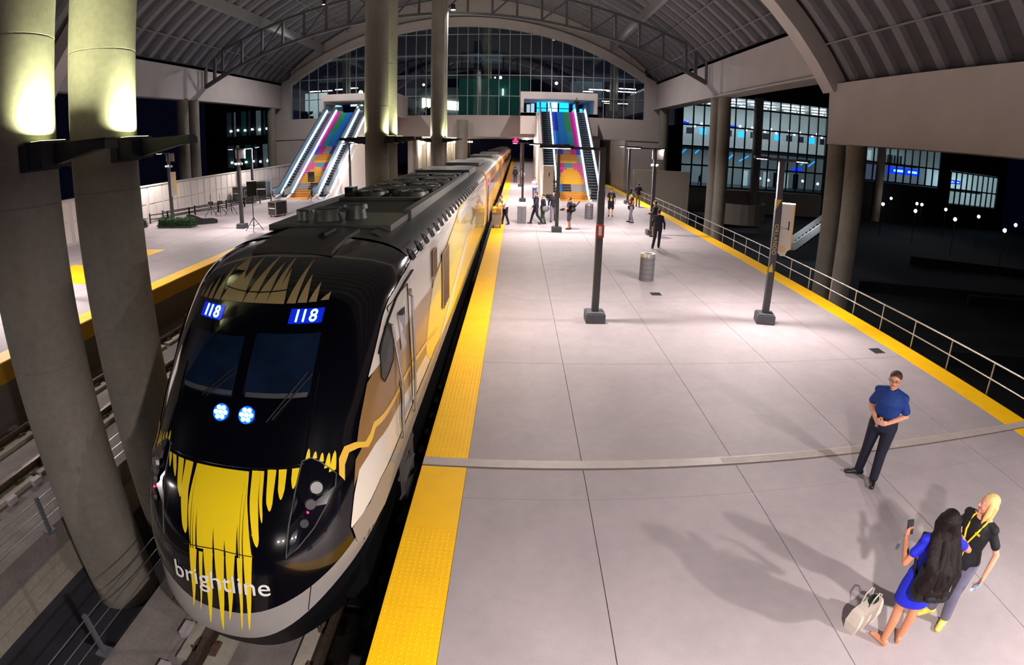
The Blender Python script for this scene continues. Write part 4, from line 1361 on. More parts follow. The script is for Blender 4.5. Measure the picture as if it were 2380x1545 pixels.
for s in (1, -1):
    ya = zr(5.30, 8.5, 26)
    sstrip('paint_white', 'train_white', ya, lambda y: bd(y), lambda y: min(wb_(y), bd(y)), s)
    sstrip('paint_gold', 'train_gold', zr(4.76, 10.2, 34), lambda y: min(bd(y), wb_(y)) if y < 8.75 else 1.99 - (y - 8.75) * .4, lambda y: min(st_(y), bd(y)), s)
    sstrip('paint_gold', 'train_gold', zr(4.45, 8.9, 24), lambda y: min(st_(y), bd(y)), lambda y: lo_t(y), s, 2)
    sstrip('paint_white', 'train_white', zr(4.22, 10.8, 34), lambda y: min(lo_t(y), bd(y)), lambda y: lo_b(y), s, 2)
    sstrip('paint_stripe', 'train_stripe', zr(4.40, 9.4, 44), lambda y: st_(y) + .035, lambda y: st_(y) - .035, s, 1, .011)
    sstrip('skirt_band', 'train_low', zr(4.22, 25, 60), lambda y: lo_b(y) if y < 9 else .72 - min(.27, (y - 9) * .08), lambda y: .40, s, 1, .016)
    sstrip('paint_yellow', Y, zr(8.1, 25, 40), lambda y: min(2.80, wb_(y)) if y > 8.75 else 1.2 + (y - 8.1) * 1.2, lambda y: .45 if y > 9 else .45 + (9 - y) * .6, s, 3, .009)
    sstrip('paint_white', 'train_white', zr(9.3, 15.5, 14), lambda y: .62 + (y - 9.3) * .19, lambda y: .45 + (y - 9.3) * .165, s, 1, .012)
    # door, windows, handrails
    sd = put('cab_side', None, loco)
    wp = [(5.96, 2.33), (5.98, 2.2), (5.82, 1.91), (5.65, 1.82), (5.49, 1.76), (5.46, 1.83), (5.58, 2.06), (5.72, 2.2), (5.86, 2.32)]
    ring = [nside(y, z, s, .030) for y, z in wp]
    MB().add([nside(5.72, 2.05, s, .032)] + ring, [(0, 1 + i, 1 + (i + 1) % len(ring)) for i in range(len(ring))]).build('side_window', 'train_roof', sd)
    MB().tube(ring + [ring[0]], .008, 5).build('window_seal', 'rubber', sd)
    wp = [(6.20, 2.37), (6.48, 2.38), (6.46, 1.86), (6.18, 1.86)]
    MB().add([nside(y, z, s, .032) for y, z in wp], [(0, 1, 2, 3)]).build('door_window', 'glass_dark', sd)
    dr = [nside(y, z, s, .028) for y, z in ((6.02, .8), (6.02, 1.4), (6.04, 2.5), (6.72, 2.62), (6.76, 1.4), (6.76, .8))]
    MB().tube(dr, .008, 5).build('door_seam', 'rubber', sd)
    tp = [nside(y, z, s, .030) for y, z in ((7.11, 2.71), (6.67, 2.66), (6.28, 2.55), (5.94, 2.36), (5.66, 2.16), (5.57, 2.08))]
    MB().tube(tp, .016, 6).build('cab_trim', 'rubber', sd)
    for y0, zt_, zl in ((5.95, 2.31, .72), (6.80, 2.42, .66)):
        MB().tube([nside(y0, zt_ + .05, s, .0), nside(y0, zt_, s, .06), nside(y0 + .01, (zt_ + zl) / 2, s, .07), nside(y0 + .02, zl, s, .06), nside(y0 + .02, zl - .05, s, 0)], .019, 8).build('handrail', 'steel', sd)
    MB().bar(nside(6.05, .95, s, .03), nside(6.7, .95, s, .03), .05, .02).build('step_plate', 'steel', sd)
    for z in (.25, -.1, -.45):
        MB().box(s * 1.38, 6.05, z, s * 1.5, 6.75, z + .03).build('step', 'train_skirt', sd)
    for y in (6.05, 6.75):
        MB().box(s * 1.42, y - .015, -.5, s * 1.48, y + .015, .42).build('step_hanger', 'train_skirt', sd)
    MB().cyl(nside(6.83, 2.47, s, 0), nside(6.83, 2.47, s, .05), .05, n=12).build('latch', 'train_low', sd)
    for wp in ([(8.82, 2.63), (9.31, 2.63), (9.31, 2.10), (8.82, 2.04)], [(9.99, 2.33), (11.1, 2.33), (11.1, 1.10), (9.99, 1.16)]):
        MB().add([nside(y, z, s, .034) for y, z in wp], [(0, 1, 2, 3)]).build('side_grille', 'grille_tan', sd)
        for k_ in range(1, 6):
            y = wp[0][0] + (wp[1][0] - wp[0][0]) * k_ / 6
            MB().box(*sorted((s * 1.5, s * 1.545))[:1], y - .006, wp[2][1] + .05, sorted((s * 1.5, s * 1.545))[1], y + .006, wp[0][1] - .03).build('grille_bar', 'grille_tan', sd)
    for k_ in range(22):
        y = 7.3 + .62 * k_
        p = [(y, 2.80), (y + .26, 2.80), (y + .28, 2.89), (y + .16, 2.955), (y + .02, 2.90)]
        MB().add([nside(yy, zz, s, .022) for yy, zz in p], [tuple(range(5))]).build('shoulder_vent', 'vent_dark', sd)
# roof equipment
rf = put('roof_gear', None, loco)
def rb(nm, x0, y0, x1, y1, z0, z1, m_, bev=.0):
    return MB().box(x0 - TX, y0, z0, x1 - TX, y1, z1).build(nm, m_, rf)
MB().prism([(6.35, 3.0), (6.35, 3.105), (6.5, 3.145), (7.0, 3.195), (7.65, 3.205), (7.65, 3.0)], -.55, .6, 'x').build('hatch', 'train_roof', rf)
MB().cyl((.25, 6.95, 3.21), (.25, 7.45, 3.21), .05, n=8).build('hatch_grip', 'rubber', rf)
rb('deck_pale', -4.05, 8.0, -1.95, 9.45, 3.1, 3.2, 'train_roof_pale')
for x, y, r_, h in ((-3.19, 8.55, .25, .2), (-2.75, 8.75, .19, .24), (-3.62, 8.5, .1, .16)):
    b = MB().cyl((x - TX, y, 3.2), (x - TX, y, 3.2 + h * .7), r_, r_ * .86, n=20).cyl((x - TX, y, 3.2 + h * .7), (x - TX, y, 3.2 + h), r_ * 1.12, r_ * 1.05, n=20)
    smooth_edges(b.build('exhaust_stack', 'train_roof_pale', rf))
    MB().cyl((x - TX, y, 3.2 + h), (x - TX, y, 3.2 + h + .01), r_ * .8, n=20).build('stack_mouth', 'black', rf)
rb('well', -4.1, 9.5, -2.0, 11.6, 3.1, 3.185, 'black')
rb('well_rim', -2.05, 9.4, -1.9, 21, 3.08, 3.26, 'train_roof_pale')
rb('well_rim', -4.15, 9.4, -4.0, 21, 3.08, 3.26, 'train_roof_pale')
rb('cross_rail', -4.1, 11.55, -2.0, 11.7, 3.15, 3.25, 'train_roof_pale')
for k_, y in enumerate((12.6, 14.6, 16.6, 18.6)):
    for x in (-3.55, -2.55):
        b = MB().cyl((x - TX, y, 3.15), (x - TX, y, 3.3), .46, .43, n=24)
        smooth_edges(b.build('fan_ring', 'train_roof', rf))
        MB().cyl((x - TX, y, 3.3), (x - TX, y, 3.31), .38, n=24).build('fan_well', 'black', rf)
        for a in range(4):
            t_ = pi * a / 4 + .3
            MB().bar((x - TX - .38 * cos(t_), y - .38 * sin(t_), 3.325), (x - TX + .38 * cos(t_), y + .38 * sin(t_), 3.325), .05, .015).build('fan_guard', 'train_roof_pale', rf)
    rb('cover', -4.0, y + .55, -2.1, y + 1.45, 3.12, 3.3, 'lamp_case')
rb('cover', -4.1, 21.2, -1.9, 24.4, 3.1, 3.34, 'train_roof')
rb('horn', -4.0, 11.9, -3.8, 12.3, 3.2, 3.45, 'train_window')
for s in (1, -1):
    MB().add([nside(7.35, 2.97, s, .03), nside(7.9, 2.97, s, .03), (s * .8, 8.25, 3.17), (s * .8, 7.55, 3.17)], [(0, 1, 2, 3)]).build('access_panel', 'train_skirt', rf)
# bogies
for y in (7.6, 21.0):
    bg = put('bogie', None, loco)
    MB().box(-1.2, y - 1.9, -1.0, 1.2, y + 1.9, -.45).build('bogie_frame', 'black', bg)
    for dy in (-1.4, 1.4):
        for s in (-1, 1):
            MB().cyl((s * .70, y + dy, ZR + .51), (s * .82, y + dy, ZR + .51), .51, n=28).build('wheel', 'rail_steel', bg)

# ---- coaches
def coach(y0, y1, label, roofm, sidem):
    c = thing('coach', label, 'train', (TX, y0, 0), 0, 'coaches behind the locomotive')
    L_ = y1 - y0
    MB().prism(prof, 0, L_, 'y').build('body', sidem, c)
    rings = [[(x * 1.006, y, z + .01) for x, z in rp] for y in (-.01, L_ + .01)]
    MB().loft(rings, close=False).build('roof_skin', roofm, c, smooth=True)
    MB().box(-1.25, .3, -1.0, 1.25, L_ - .3, .42).build('underframe', 'black', c)
    MB().box(-.9, 3, 3.16, .9, 8, 3.34).build('roof_unit', 'train_roof', c)
    MB().box(-.9, L_ - 8, 3.16, .9, L_ - 3, 3.34).build('roof_unit', 'train_roof', c)
    for s in (1, -1):
        MB().box(*((1.5, 1.0, 1.35, 1.515, L_ - 1.0, 2.35) if s > 0 else (-1.515, 1.0, 1.35, -1.5, L_ - 1.0, 2.35))).build('window_band', 'train_window', c)
        n = int((L_ - 6) / 1.9)
        for k_ in range(n):
            y = 3.2 + k_ * 1.9
            x0, x1 = (1.513, 1.522) if s > 0 else (-1.522, -1.513)
            MB().box(x0, y, 1.42, x1, y + 1.5, 2.28).build('window', 'glass_dark', c)
            MB().box(x0, y + 1.52, .5, x1, y + 1.72, 2.75).build('drip_stripe', 'train_stripe' if k_ % 2 else 'train_yellow', c)
        for y in (1.2, L_ - 2.4):
            x0, x1 = (1.513, 1.53) if s > 0 else (-1.53, -1.513)
            MB().box(x0, y, .35, x1, y + 1.2, 2.6).build('door', 'train_low', c)
            MB().box(x0 * 1.006, y + .35, 1.4, x1 * 1.006, y + .85, 2.3).build('door_window', 'glass_dark', c)
    MB().box(1.52, .12, 2.35, 1.56, .32, 2.5).build('marker_light', 'led_red', c)
    return c
for k_, lab in enumerate(('gold and yellow coach coupled behind the locomotive', 'second gold coach behind the locomotive', 'third gold coach under the concourse', 'last gold coach deep under the concourse')):
    coach(25.7 + k_ * 26.4, 25.7 + k_ * 26.4 + 25.6, lab, 'train_roof_pale', 'train_orange')
# ================================================================== LAMP POSTS
def lamp_post(x, y, label, group, arms, rz=0, sign=None, word=None, call=False, on=True, h=4.42, cams=False, watts=None):
    p = thing('lamp_post', label, 'lamp post', (x, y, 0), rz, group)
    b = MB().box(-.25, -.25, 0, .25, .25, .24).box(-.22, -.22, .24, .22, .22, .27)
    b.build('base', 'post_base', p)
    MB().box(-.085, -.085, .27, .085, .085, 3.35).build('pole', 'post_grey', p)
    MB().box(-.075, -.075, 3.35, .075, .075, h).build('upper_pole', 'post_grey', p)
    for k, (dx, dy, ln) in enumerate(arms):
        d = Vector((dx, dy, 0))
        e = d * ln
        MB().bar((0, 0, h - .04), e * .55 + Vector((0, 0, h - .04)), .09, .07).build('arm', 'post_grey', p)
        hd = put('luminaire', None, p)
        c = e * .78 + Vector((0, 0, h - .02))
        a, bb = e * .5 + Vector((0, 0, h - .02)), e * 1.06 + Vector((0, 0, h - .02))
        MB().bar(a, bb, .26, .07).build('head', 'lamp_case', hd)
        MB().bar(a + d * .08 - Vector((0, 0, .04)), bb - d * .08 - Vector((0, 0, .04)), .2, .012).build('lens', 'led_white', hd)
        if on:
            L_ = (bb - a).length
            light('lamp', 'AREA', c - Vector((0, 0, .06)), watts or LAMP_W, WARM, hd, max(.18, abs(dx) * L_ * .45), max(.18, abs(dy) * L_ * .45), (0, 0, 0))
            light('roof_fill', 'AREA', c + Vector((0, 0, .06)), (watts or LAMP_W) * .26, WARM, hd, .3, .3, (pi, 0, 0))  # added upward light that brightens the roof, not part of the luminaire
    if cams:
        for a in (0, 1, 2, 3):
            MB().ball((.16 * cos(a * pi / 2 + .6), .16 * sin(a * pi / 2 + .6), 3.55), .075, 10, 6).build('camera_dome', 'white', p)
        MB().box(-.14, -.06, 3.85, .42, .06, 4.35).build('speaker_box', 'train_low', p)
    if sign:
        s = put('sign_panel', None, p)
        z0, z1 = sign['z']
        x0, x1 = .10, .46
        pts = [(x0, z0 + .22), (x0 + .08, z0 + .12), (x0 + .2, z0 + .12), (x0 + .26, z0 + .26), (x1 - .03, z0 + .3), (x1 - .03, z1), (x0, z1)]
        MB().prism(pts, -.05, .05).build('panel', 'sign_white', s)
        MB().box(x1 - .03, -.05, z0 + .3, x1, .05, z1).build('edge', 'sign_yellow', s)
        if sign.get('text'):
            me = text_mesh('1', .34, .003)
            me.materials.append(MATS['sign_ink'])
            o = put('track_number', me, s, (.33, -.056, z0 + .92))
            o.rotation_euler[0] = pi / 2
            me = text_mesh('Track', .085, .003)
            me.materials.append(MATS['train_low'])
            o = put('track_word', me, s, (.21, -.056, z0 + .86))
            o.rotation_euler[0] = pi / 2
            MB().cyl((.22, -.056, z0 + .3), (.22, -.05, z0 + .3), .10, n=16).build('route_dot', 'skin_tone_sign', s)
            MB().box(.1, -.05, z1, x1, .05, z1 + .02).build('top_edge', 'led_warm', s)
    if word:
        MB().add([(-.084, -.087, 3.35), (.06, -.087, 3.35), (-.084, -.087, 3.08)], [(0, 1, 2)]).build('arrow_mark', 'sign_yellow', p)
        MB().add([(-.084, -.087, 1.42), (.03, -.087, 1.42), (-.02, -.087, 1.66), (-.084, -.087, 1.52)], [(0, 1, 2, 3)]).build('arrow_mark', 'sign_yellow', p)
        me = text_mesh(word, .155, .002, spacing=1.12)
        me.materials.append(MATS['lettering_gold'])
        o = put('station_word', me, p, (-.012, -.088, 2.30))
        o.rotation_euler = (pi / 2, pi / 2, 0)
    if call:
        MB().box(-.1, -.105, 2.2, .1, -.085, 2.52).build('call_plate', 'call_red', p)
        MB().box(-.04, -.112, 2.26, .04, -.105, 2.48).build('call_label', 'white', p)
    return p
mat('call_red', 'B23A2A', .5)  # plain red of the call plate, does not glow
mat('skin_tone_sign', 'E2B98A', .5)
AX = [(-1, 0, 1.45), (1, 0, .5)]
AY = [(-.62, -.78, .75), (.78, -.1, .75)]
G1 = 'platform lamp posts'
lamp_post(2.09, 12.9, 'dark lamp post with red call plate nearest the train in the foreground', G1, [(-1, 0, 1.45)], call=True)
lamp_post(6.86, 12.84, 'dark lamp post with vertical gold lettering and a white track sign', G1, [(-1, 0, .7), (1, 0, .7)], rz=radians(-14), sign={'z': (1.75, 3.25), 'text': True}, word='ORLANDO')
lamp_post(2.08, 26.5, 'lamp post with white sign in front of the right escalators', G1, AX, sign=None)
lamp_post(6.95, 26.3, 'lamp post beside the two men near the railing', G1, AX, cams=True)
lamp_post(.47, 39.8, 'lamp post behind the square litter bin near the train', G1, [(-1, 0, .8), (1, 0, .8)])
lamp_post(8.6, 40.2, 'lamp post far along the platform beside the escalator foot', G1, [(-1, 0, .8), (1, 0, .8)])
lamp_post(.4, 53.2, 'small lamp post farthest along the platform', G1, [(-1, 0, .8), (1, 0, .8)])
lamp_post(2.09, -.6, 'lamp post beside the viewpoint, train side', G1, [(-1, 0, .6)], watts=620)
lamp_post(6.86, -.6, 'lamp post beside the viewpoint, railing side', G1, [(1, 0, .7)], watts=620)
lamp_post(2.09, -14.1, 'lamp post well behind the viewpoint, train side', G1, AX)
lamp_post(6.86, -14.1, 'lamp post well behind the viewpoint, railing side', G1, AX)
sb = thing('sign_board', 'white hanging sign board beside the lamp post by the right escalators', 'sign', (1.62, 26.4, 1.9))
MB().box(-.3, -.05, 0, .22, .05, 1.45).build('panel', 'sign_white', sb)
MB().box(-.02, -.054, .9, .03, -.05, 1.1).build('track_mark', 'sign_ink', sb)
MB().box(.2, -.05, .6, .37, .05, .7).build('clamp', 'post_grey', sb)
G2 = 'far platform lamp posts'
lamp_post(-21.3, 28.4, 'far platform lamp post beside the hedge with camera domes and white sign', G2, [(-1, 0, .9)], sign={'z': (1.5, 3.2)}, cams=True)
lamp_post(-15.1, 26.5, 'far platform lamp post behind the tripod loudspeaker', G2, [(-1, 0, .6), (1, 0, .8)], cams=True)
lamp_post(-21.7, 40.3, 'far platform lamp post beside the stacked equipment cases', G2, [(1, 0, .7)])
lamp_post(-14.4, 44.5, 'thin far platform lamp post in front of the left escalators', G2, [(-1, 0, .7), (1, 0, .7)])
lamp_post(-15.2, 12.9, 'far platform lamp post hidden behind the left columns', G2, [(-1, 0, .9), (1, 0, .9)])
lamp_post(-20.3, 13.2, 'far platform lamp post near the low wall', G2, [(-1, 0, .9), (1, 0, .9)])
lamp_post(-15.2, -.6, 'far platform lamp post opposite the viewpoint', G2, [(-1, 0, .9), (1, 0, .9)])

# ================================================================== LITTER BINS
def round_bin(x, y, lab):
    p = thing('litter_bin', lab, 'litter bin', (x, y, 0), 0, 'litter bins')
    MB().cyl((0, 0, 0), (0, 0, .82), .25, .25, n=28).build('body', 'bin_grey', p)
    for k in range(5):
        MB().cyl((0, 0, .08 + k * .16), (0, 0, .095 + k * .16), .254, n=28).build('band', 'post_base', p)
    MB().cyl((0, 0, .82), (0, 0, .93), .262, .25, n=28).build('lid', 'bin_top', p)
    MB().cyl((0, -.05, .93), (0, -.05, .935), .13, n=20).build('mouth', 'black', p)
round_bin(4.49, 17.15, 'round grey litter bin standing alone in mid platform')
round_bin(4.39, 31.4, 'round litter bin at the foot of the painted stairs')
p = thing('litter_bin', 'square grey litter bin with pale lid beside the walking man', 'litter bin', (.32, 29.15, 0), 0, 'litter bins')
MB().box(-.25, -.25, 0, .25, .25, .92).build('body', 'bin_grey', p)
MB().box(-.27, -.27, .92, .27, .27, 1.0).build('lid', 'bin_top', p)
MB().box(-.02, -.255, .1, .02, -.25, .85).build('door_seam', 'post_base', p)
# service cart at the train door
c = thing('service_cart', 'silver service trolley with yellow drawers parked by the train', 'trolley', (-1.0, 27.55, 0))
MB().box(-.24, -.4, .16, .24, .4, .82).build('body', 'train_low', c)
for k in range(2):
    MB().box(-.22 + k * .23, -.41, .84, -.01 + k * .23, .41, 1.05).build('drawer', 'sign_yellow' if k == 0 else 'stair_orange', c)
MB().box(-.26, -.42, .82, .26, .42, .85).build('top', 'steel', c)
for i in (-.18, .18):
    for j in (-.33, .33):
        MB().cyl((i - .02, j, .07), (i + .02, j, .07), .07, n=12).build('wheel', 'rubber', c)
MB().tube([(-.2, -.4, .95), (-.2, -.52, 1.02), (.2, -.52, 1.02), (.2, -.4, .95)], .015, 6).build('push_bar', 'steel', c)

# ================================================================== FAR PLATFORM EQUIPMENT
def road_case(x, y, w, d, h, rz, lab, front=True):
    p = thing('road_case', lab, 'equipment case', (x, y, 0), rz, 'equipment cases on the far platform')
    MB().box(-w / 2, -d / 2, .12, w / 2, d / 2, h).build('body', 'case_black', p)
    t = MB()
    for i in (-1, 1):
        for j in (-1, 1):
            t.bar((i * w / 2, j * d / 2, .1), (i * w / 2, j * d / 2, h + .01), .045, .045)
        for z in (.12, h):
            t.bar((i * w / 2, -d / 2, z), (i * w / 2, d / 2, z), .04, .04)
            t.bar((-w / 2, i * d / 2, z), (w / 2, i * d / 2, z), .04, .04)
    t.build('edge_trim', 'case_trim', p)
    for k in range(2):
        MB().box(-w / 2 + .06, -d / 2 - .012, .2 + k * (h - .15) * .45, w / 2 - .06, -d / 2 - .002, .2 + k * (h - .15) * .45 + (h - .2) * .36).build('rack_face', 'train_window', p)
    MB().box(-w / 2 + .08, -d / 2 - .02, h * .55, w / 2 - .08, -d / 2 - .004, h * .6).build('rack_bar', 'white', p)
    for i in (-1, 1):
        for j in (-1, 1):
            MB().cyl((i * w * .38 - .02, j * d * .38, .06), (i * w * .38 + .02, j * d * .38, .06), .06, n=10).build('caster', 'rubber', p)
road_case(-15.05, 31.1, .7, .95, .95, radians(-22), 'silver edged rack case standing alone on the far platform')
road_case(-22.3, 39.3, 1.0, .9, 1.25, radians(-10), 'tall rack case left of the far loudspeaker')
road_case(-21.0, 38.6, .8, .7, 1.0, radians(10), 'rack case behind the tripod loudspeaker')
road_case(-21.3, 41.4, 1.0, .8, 1.5, 0, 'black upright case beside the left escalator foot')
road_case(-22.4, 43.0, .7, .6, 1.1, 0, 'small case close to the low wall by the left escalators')
def speaker(x, y, h, rz, lab, s=1.0):
    p = thing('loudspeaker_stand', lab, 'loudspeaker', (x, y, 0), rz, 'loudspeakers on tripods')
    MB().cyl((0, 0, .25), (0, 0, h), .022, n=8).build('pole', 'black', p)
    for k in range(3):
        a = 2 * pi * k / 3 + .5
        MB().bar((0, 0, .75), (.55 * cos(a), .55 * sin(a), .02), .03, .03).build('leg', 'black', p)
        MB().bar((0, 0, .3), (.28 * cos(a), .28 * sin(a), .38), .02, .02).build('brace', 'black', p)
    w = .26 * s
    pts = [(-w, -.2), (w, -.2), (w * .7, .24), (-w * .7, .24)]
    MB().prism(pts, h, h + .78 * s, 'z').build('cabinet', 'case_black', p)
    MB().box(-w * .9, -.212, h + .04, w * .9, -.2, h + .74 * s).build('grille', 'train_window', p)
speaker(-13.75, 25.4, 1.9, radians(25), 'black loudspeaker on a tripod beside the nearer far platform post')
speaker(-16.0, 39.5, 1.5, radians(10), 'black loudspeaker on a tripod before the left escalator')
# queue barrier rails
qb = thing('queue_barrier', 'low black post and rail queue barrier along the low wall', 'barrier', (0, 0, 0))
for a, b_ in (((-23.0, 28.2), (-22.3, 29.2)), ((-22.3, 29.2), (-21.8, 31.0)), ((-23.0, 29.6), (-22.0, 32.0)), ((-21.8, 31.0), (-20.8, 33.2)), ((-22.0, 32.0), (-21.2, 35.0)), ((-20.8, 33.2), (-20.2, 36.0)), ((-21.2, 35.0), (-20.0, 38.2)), ((-20.2, 36.0), (-19.4, 39.0))):
    for z in (.28, .55):
        MB().bar((*a, z), (*b_, z), .05, .06).build('rail', 'case_black', qb)
    for q_ in (a, b_):
        MB().bar((*q_, 0), (*q_, .66), .07, .07).build('post', 'case_black', qb)
for i, (x, y) in enumerate(((-20.0, 31.0), (-19.5, 31.4), (-19.0, 32.0))):
    p = thing('light_stand', 'thin black tripod light stand near the queue barrier, %s' % ['left one', 'middle one', 'right one'][i], 'stand', (x, y, 0), 0, 'tripod light stands')
    MB().cyl((0, 0, .2), (0, 0, 1.5), .018, n=6).build('pole', 'black', p)
    for k in range(3):
        a = 2 * pi * k / 3 + i
        MB().bar((0, 0, .7), (.5 * cos(a), .5 * sin(a), .0), .025, .025).build('leg', 'black', p)
    MB().box(-.16, -.08, .8, .16, .08, 1.0).build('fixture', 'case_black', p)
dp = MB()
rings = []
for i in range(10):
    t_ = i / 9
    rings.append([(t_ * 1.9 - .95, -.45, .02), (t_ * 1.9 - .95, 0, .62 * (1 - t_ * .75) + .06 * sin(9 * t_)), (t_ * 1.9 - .95, .5, .02)])
dp.loft(rings)
tag(dp.build('equipment_cover', 'fabric_black', None, False, (-18.9, 28.2, 0), radians(30)), 'black cloth heap lying behind the hedge', 'cover')
def hedge(x, y, ln, wd, h, lab):
    p = thing('hedge', lab, 'hedge', (x, y, 0), 0, 'clipped hedges on the far platform')
    MB().box(-ln / 2 + .05, -wd / 2 + .05, 0, ln / 2 - .05, wd / 2 - .05, .12).build('planter_box', 'post_grey', p)
    b = MB()
    rnd = random.Random(3)
    for k in range(int(900 * ln)):
        cx, cy, cz = rnd.uniform(-ln / 2, ln / 2), rnd.uniform(-wd / 2, wd / 2), rnd.uniform(.05, h)
        a, e, r_ = rnd.uniform(0, 2 * pi), rnd.uniform(-.6, .9), rnd.uniform(.04, .08)
        u = Vector((cos(a) * cos(e), sin(a) * cos(e), sin(e)))
        v_ = u.cross(Vector((rnd.uniform(-1, 1), rnd.uniform(-1, 1), rnd.uniform(-1, 1)))).normalized()
        c_ = Vector((cx, cy, cz))
        b.add([c_ - u * r_, c_ + v_ * r_ * .45, c_ + u * r_, c_ - v_ * r_ * .45], [(0, 1, 2, 3)])
    o = b.build('foliage', 'hedge', p)
    o['kind'] = 'stuff'
    MB().box(-ln / 2 + .1, -wd / 2 + .1, .1, ln / 2 - .1, wd / 2 - .1, h - .1).build('core', 'leaf_dark', p)
hedge(-19.9, 26.9, 2.6, .7, .55, 'long clipped hedge at the foot of the far platform lamp post')
hedge(-22.6, 26.6, .9, .7, .55, 'short clipped hedge partly hidden by the column')
# ================================================================== PEOPLE
mat('skin_light', 'E0A184', .55)
mat('skin_mid', 'C98763', .55)
mat('skin_dark', '8a5a44', .55)
mat('lips', 'B5524f', .5)
mat('eye_white', 'BDB4AE', .4)
mat('eye_dark', '2a1c18', .3)
mat('hair_dark', '1a1011', .6, spec=.2, noise=[(50, .5)], bump=(90, .5, .012), stretch=(1, 1, .1))
mat('hair_brown', '4a3426', .6, noise=[(30, .3)], bump=(80, .5, .01))
mat('hair_blond', 'E2BE7C', .45, noise=[(70, .3)], bump=(110, .5, .008), stretch=(1, 1, .1))
mat('hair_grey', '6d655f', .6, noise=[(30, .2)])
for nm, c_ in dict(polo_blue='123A86', dress_blue='1420C8', tee_black='0e0e14', trousers_navy='14162c', jeans_grey='6b6a80', suit_dark='181a2a', khaki='8d7355', shirt_white='E6E4EA', vest_orange='F08A4A', slacks_grey='6a6672', shorts_dark='191826', shorts_grey='4c4a52', jeans_blue='3c5a9a', shirt_dark='16182c', sweater_grey='b9b7bf', shoe_black='17131a', shoe_yellow='F2E06A', shoe_brown='4a2f2a', sandal='A8674a', lanyard='F2D21A', bag_black='07080b', bag_green='2c3a2a', cap_dark='20263a', shirt_green='2f4a34', tote='C9BFB2').items():
    mat(nm, c_, .75 if 'shoe' not in nm else .45, noise=[(12, .08)])

BASE = dict(pelvis=(0, 0, .96), waist=(0, 0, 1.10), chest=(0, .005, 1.30), neck=(0, -.005, 1.47), head=(0, .02, 1.625),
            sh_r=(.18, 0, 1.395), sh_l=(-.18, 0, 1.395), el_r=(.245, -.03, 1.13), el_l=(-.245, -.03, 1.13), wr_r=(.26, .06, .88), wr_l=(-.26, .06, .88),
            hip_r=(.095, 0, .93), hip_l=(-.095, 0, .93), kn_r=(.105, .02, .50), kn_l=(-.105, .02, .50), an_r=(.11, -.02, .085), an_l=(-.11, -.02, .085))

def cap(b, p, q, r0, r1, n=12):
    p, q = Vector(p), Vector(q)
    b.cyl(p, q, r0, r1, n=n)
    b.ball(p, r0, n, 8)
    b.ball(q, r1, n, 8)

def rounded(b, nm, m_, par, vox, it=4, smooth=.5):
    o = b.build(nm, m_, par, smooth=True)
    r = o.modifiers.new('remesh', 'REMESH')
    r.mode = 'VOXEL'
    r.voxel_size = vox
    r.use_smooth_shade = True
    s = o.modifiers.new('smooth', 'SMOOTH')
    s.iterations = it
    s.factor = smooth
    return o

def torso_rings(J, grow=0.0, z0=.86, z1=1.47, female=False, hem=0.0):
    pel, wa, ch, nk = (Vector(J[k]) for k in ('pelvis', 'waist', 'chest', 'neck'))
    sh = (Vector(J['sh_r']) - Vector(J['sh_l']))
    ax = sh.normalized()
    spec = [(pel + Vector((0, 0, -.10)), .165, .115), (pel, .17 if not female else .178, .12), (wa, .145 if not female else .128, .10), (ch + (wa - ch) * .35, .162 if not female else .145, .115), (ch, .18 if not female else .16, .125), (nk + (ch - nk) * .42, .172 if not female else .15, .105), (nk + (ch - nk) * .12, .10, .075), (nk, .062, .06)]
    rings = []
    for c, rx, ry in spec:
        fw = Vector((-ax.y, ax.x, 0))
        rings.append([c + ax * ((rx + grow) * cos(t)) + fw * ((ry + grow) * sin(t)) for t in [2 * pi * k / 18 for k in range(18)]])
    return rings

def hand(b, wr, direction, palm_n, side, curl=.5, s=1.0, fine=True):
    """palm with five fingers; direction = along the hand, palm_n = out of the palm"""
    d = Vector(direction).normalized()
    n = Vector(palm_n)
    n = (n - d * n.dot(d)).normalized()
    w = d.cross(n).normalized() * side
    wr = Vector(wr)
    for k in (-1, 0, 1):
        cap(b, wr + d * .015 * s + w * (.016 * k * s), wr + d * .085 * s + w * (.024 * k * s), .017 * s, .014 * s, 8)
    for k, ln in enumerate((.066, .076, .071, .056)):
        o = wr + d * .088 * s + w * ((.033 - .022 * k) * s)
        p = o
        ang = curl * .5
        for sg in (.45, .32, .23):
            dd = d * cos(ang) + n * sin(ang)
            q = p + dd * (ln * sg * s * 1.15)
            cap(b, p, q, .0088 * s, .0082 * s, 8)
            p = q
            ang += curl * .75
    p = wr + d * .03 * s + w * (.032 * s)
    for sg, a in ((.036, .75), (.034, .45)):
        dd = (d * cos(a) + w * sin(a) + n * (.35 * curl)).normalized()
        q = p + dd * (sg * s)
        cap(b, p, q, .0105 * s, .009 * s, 8)
        p = q

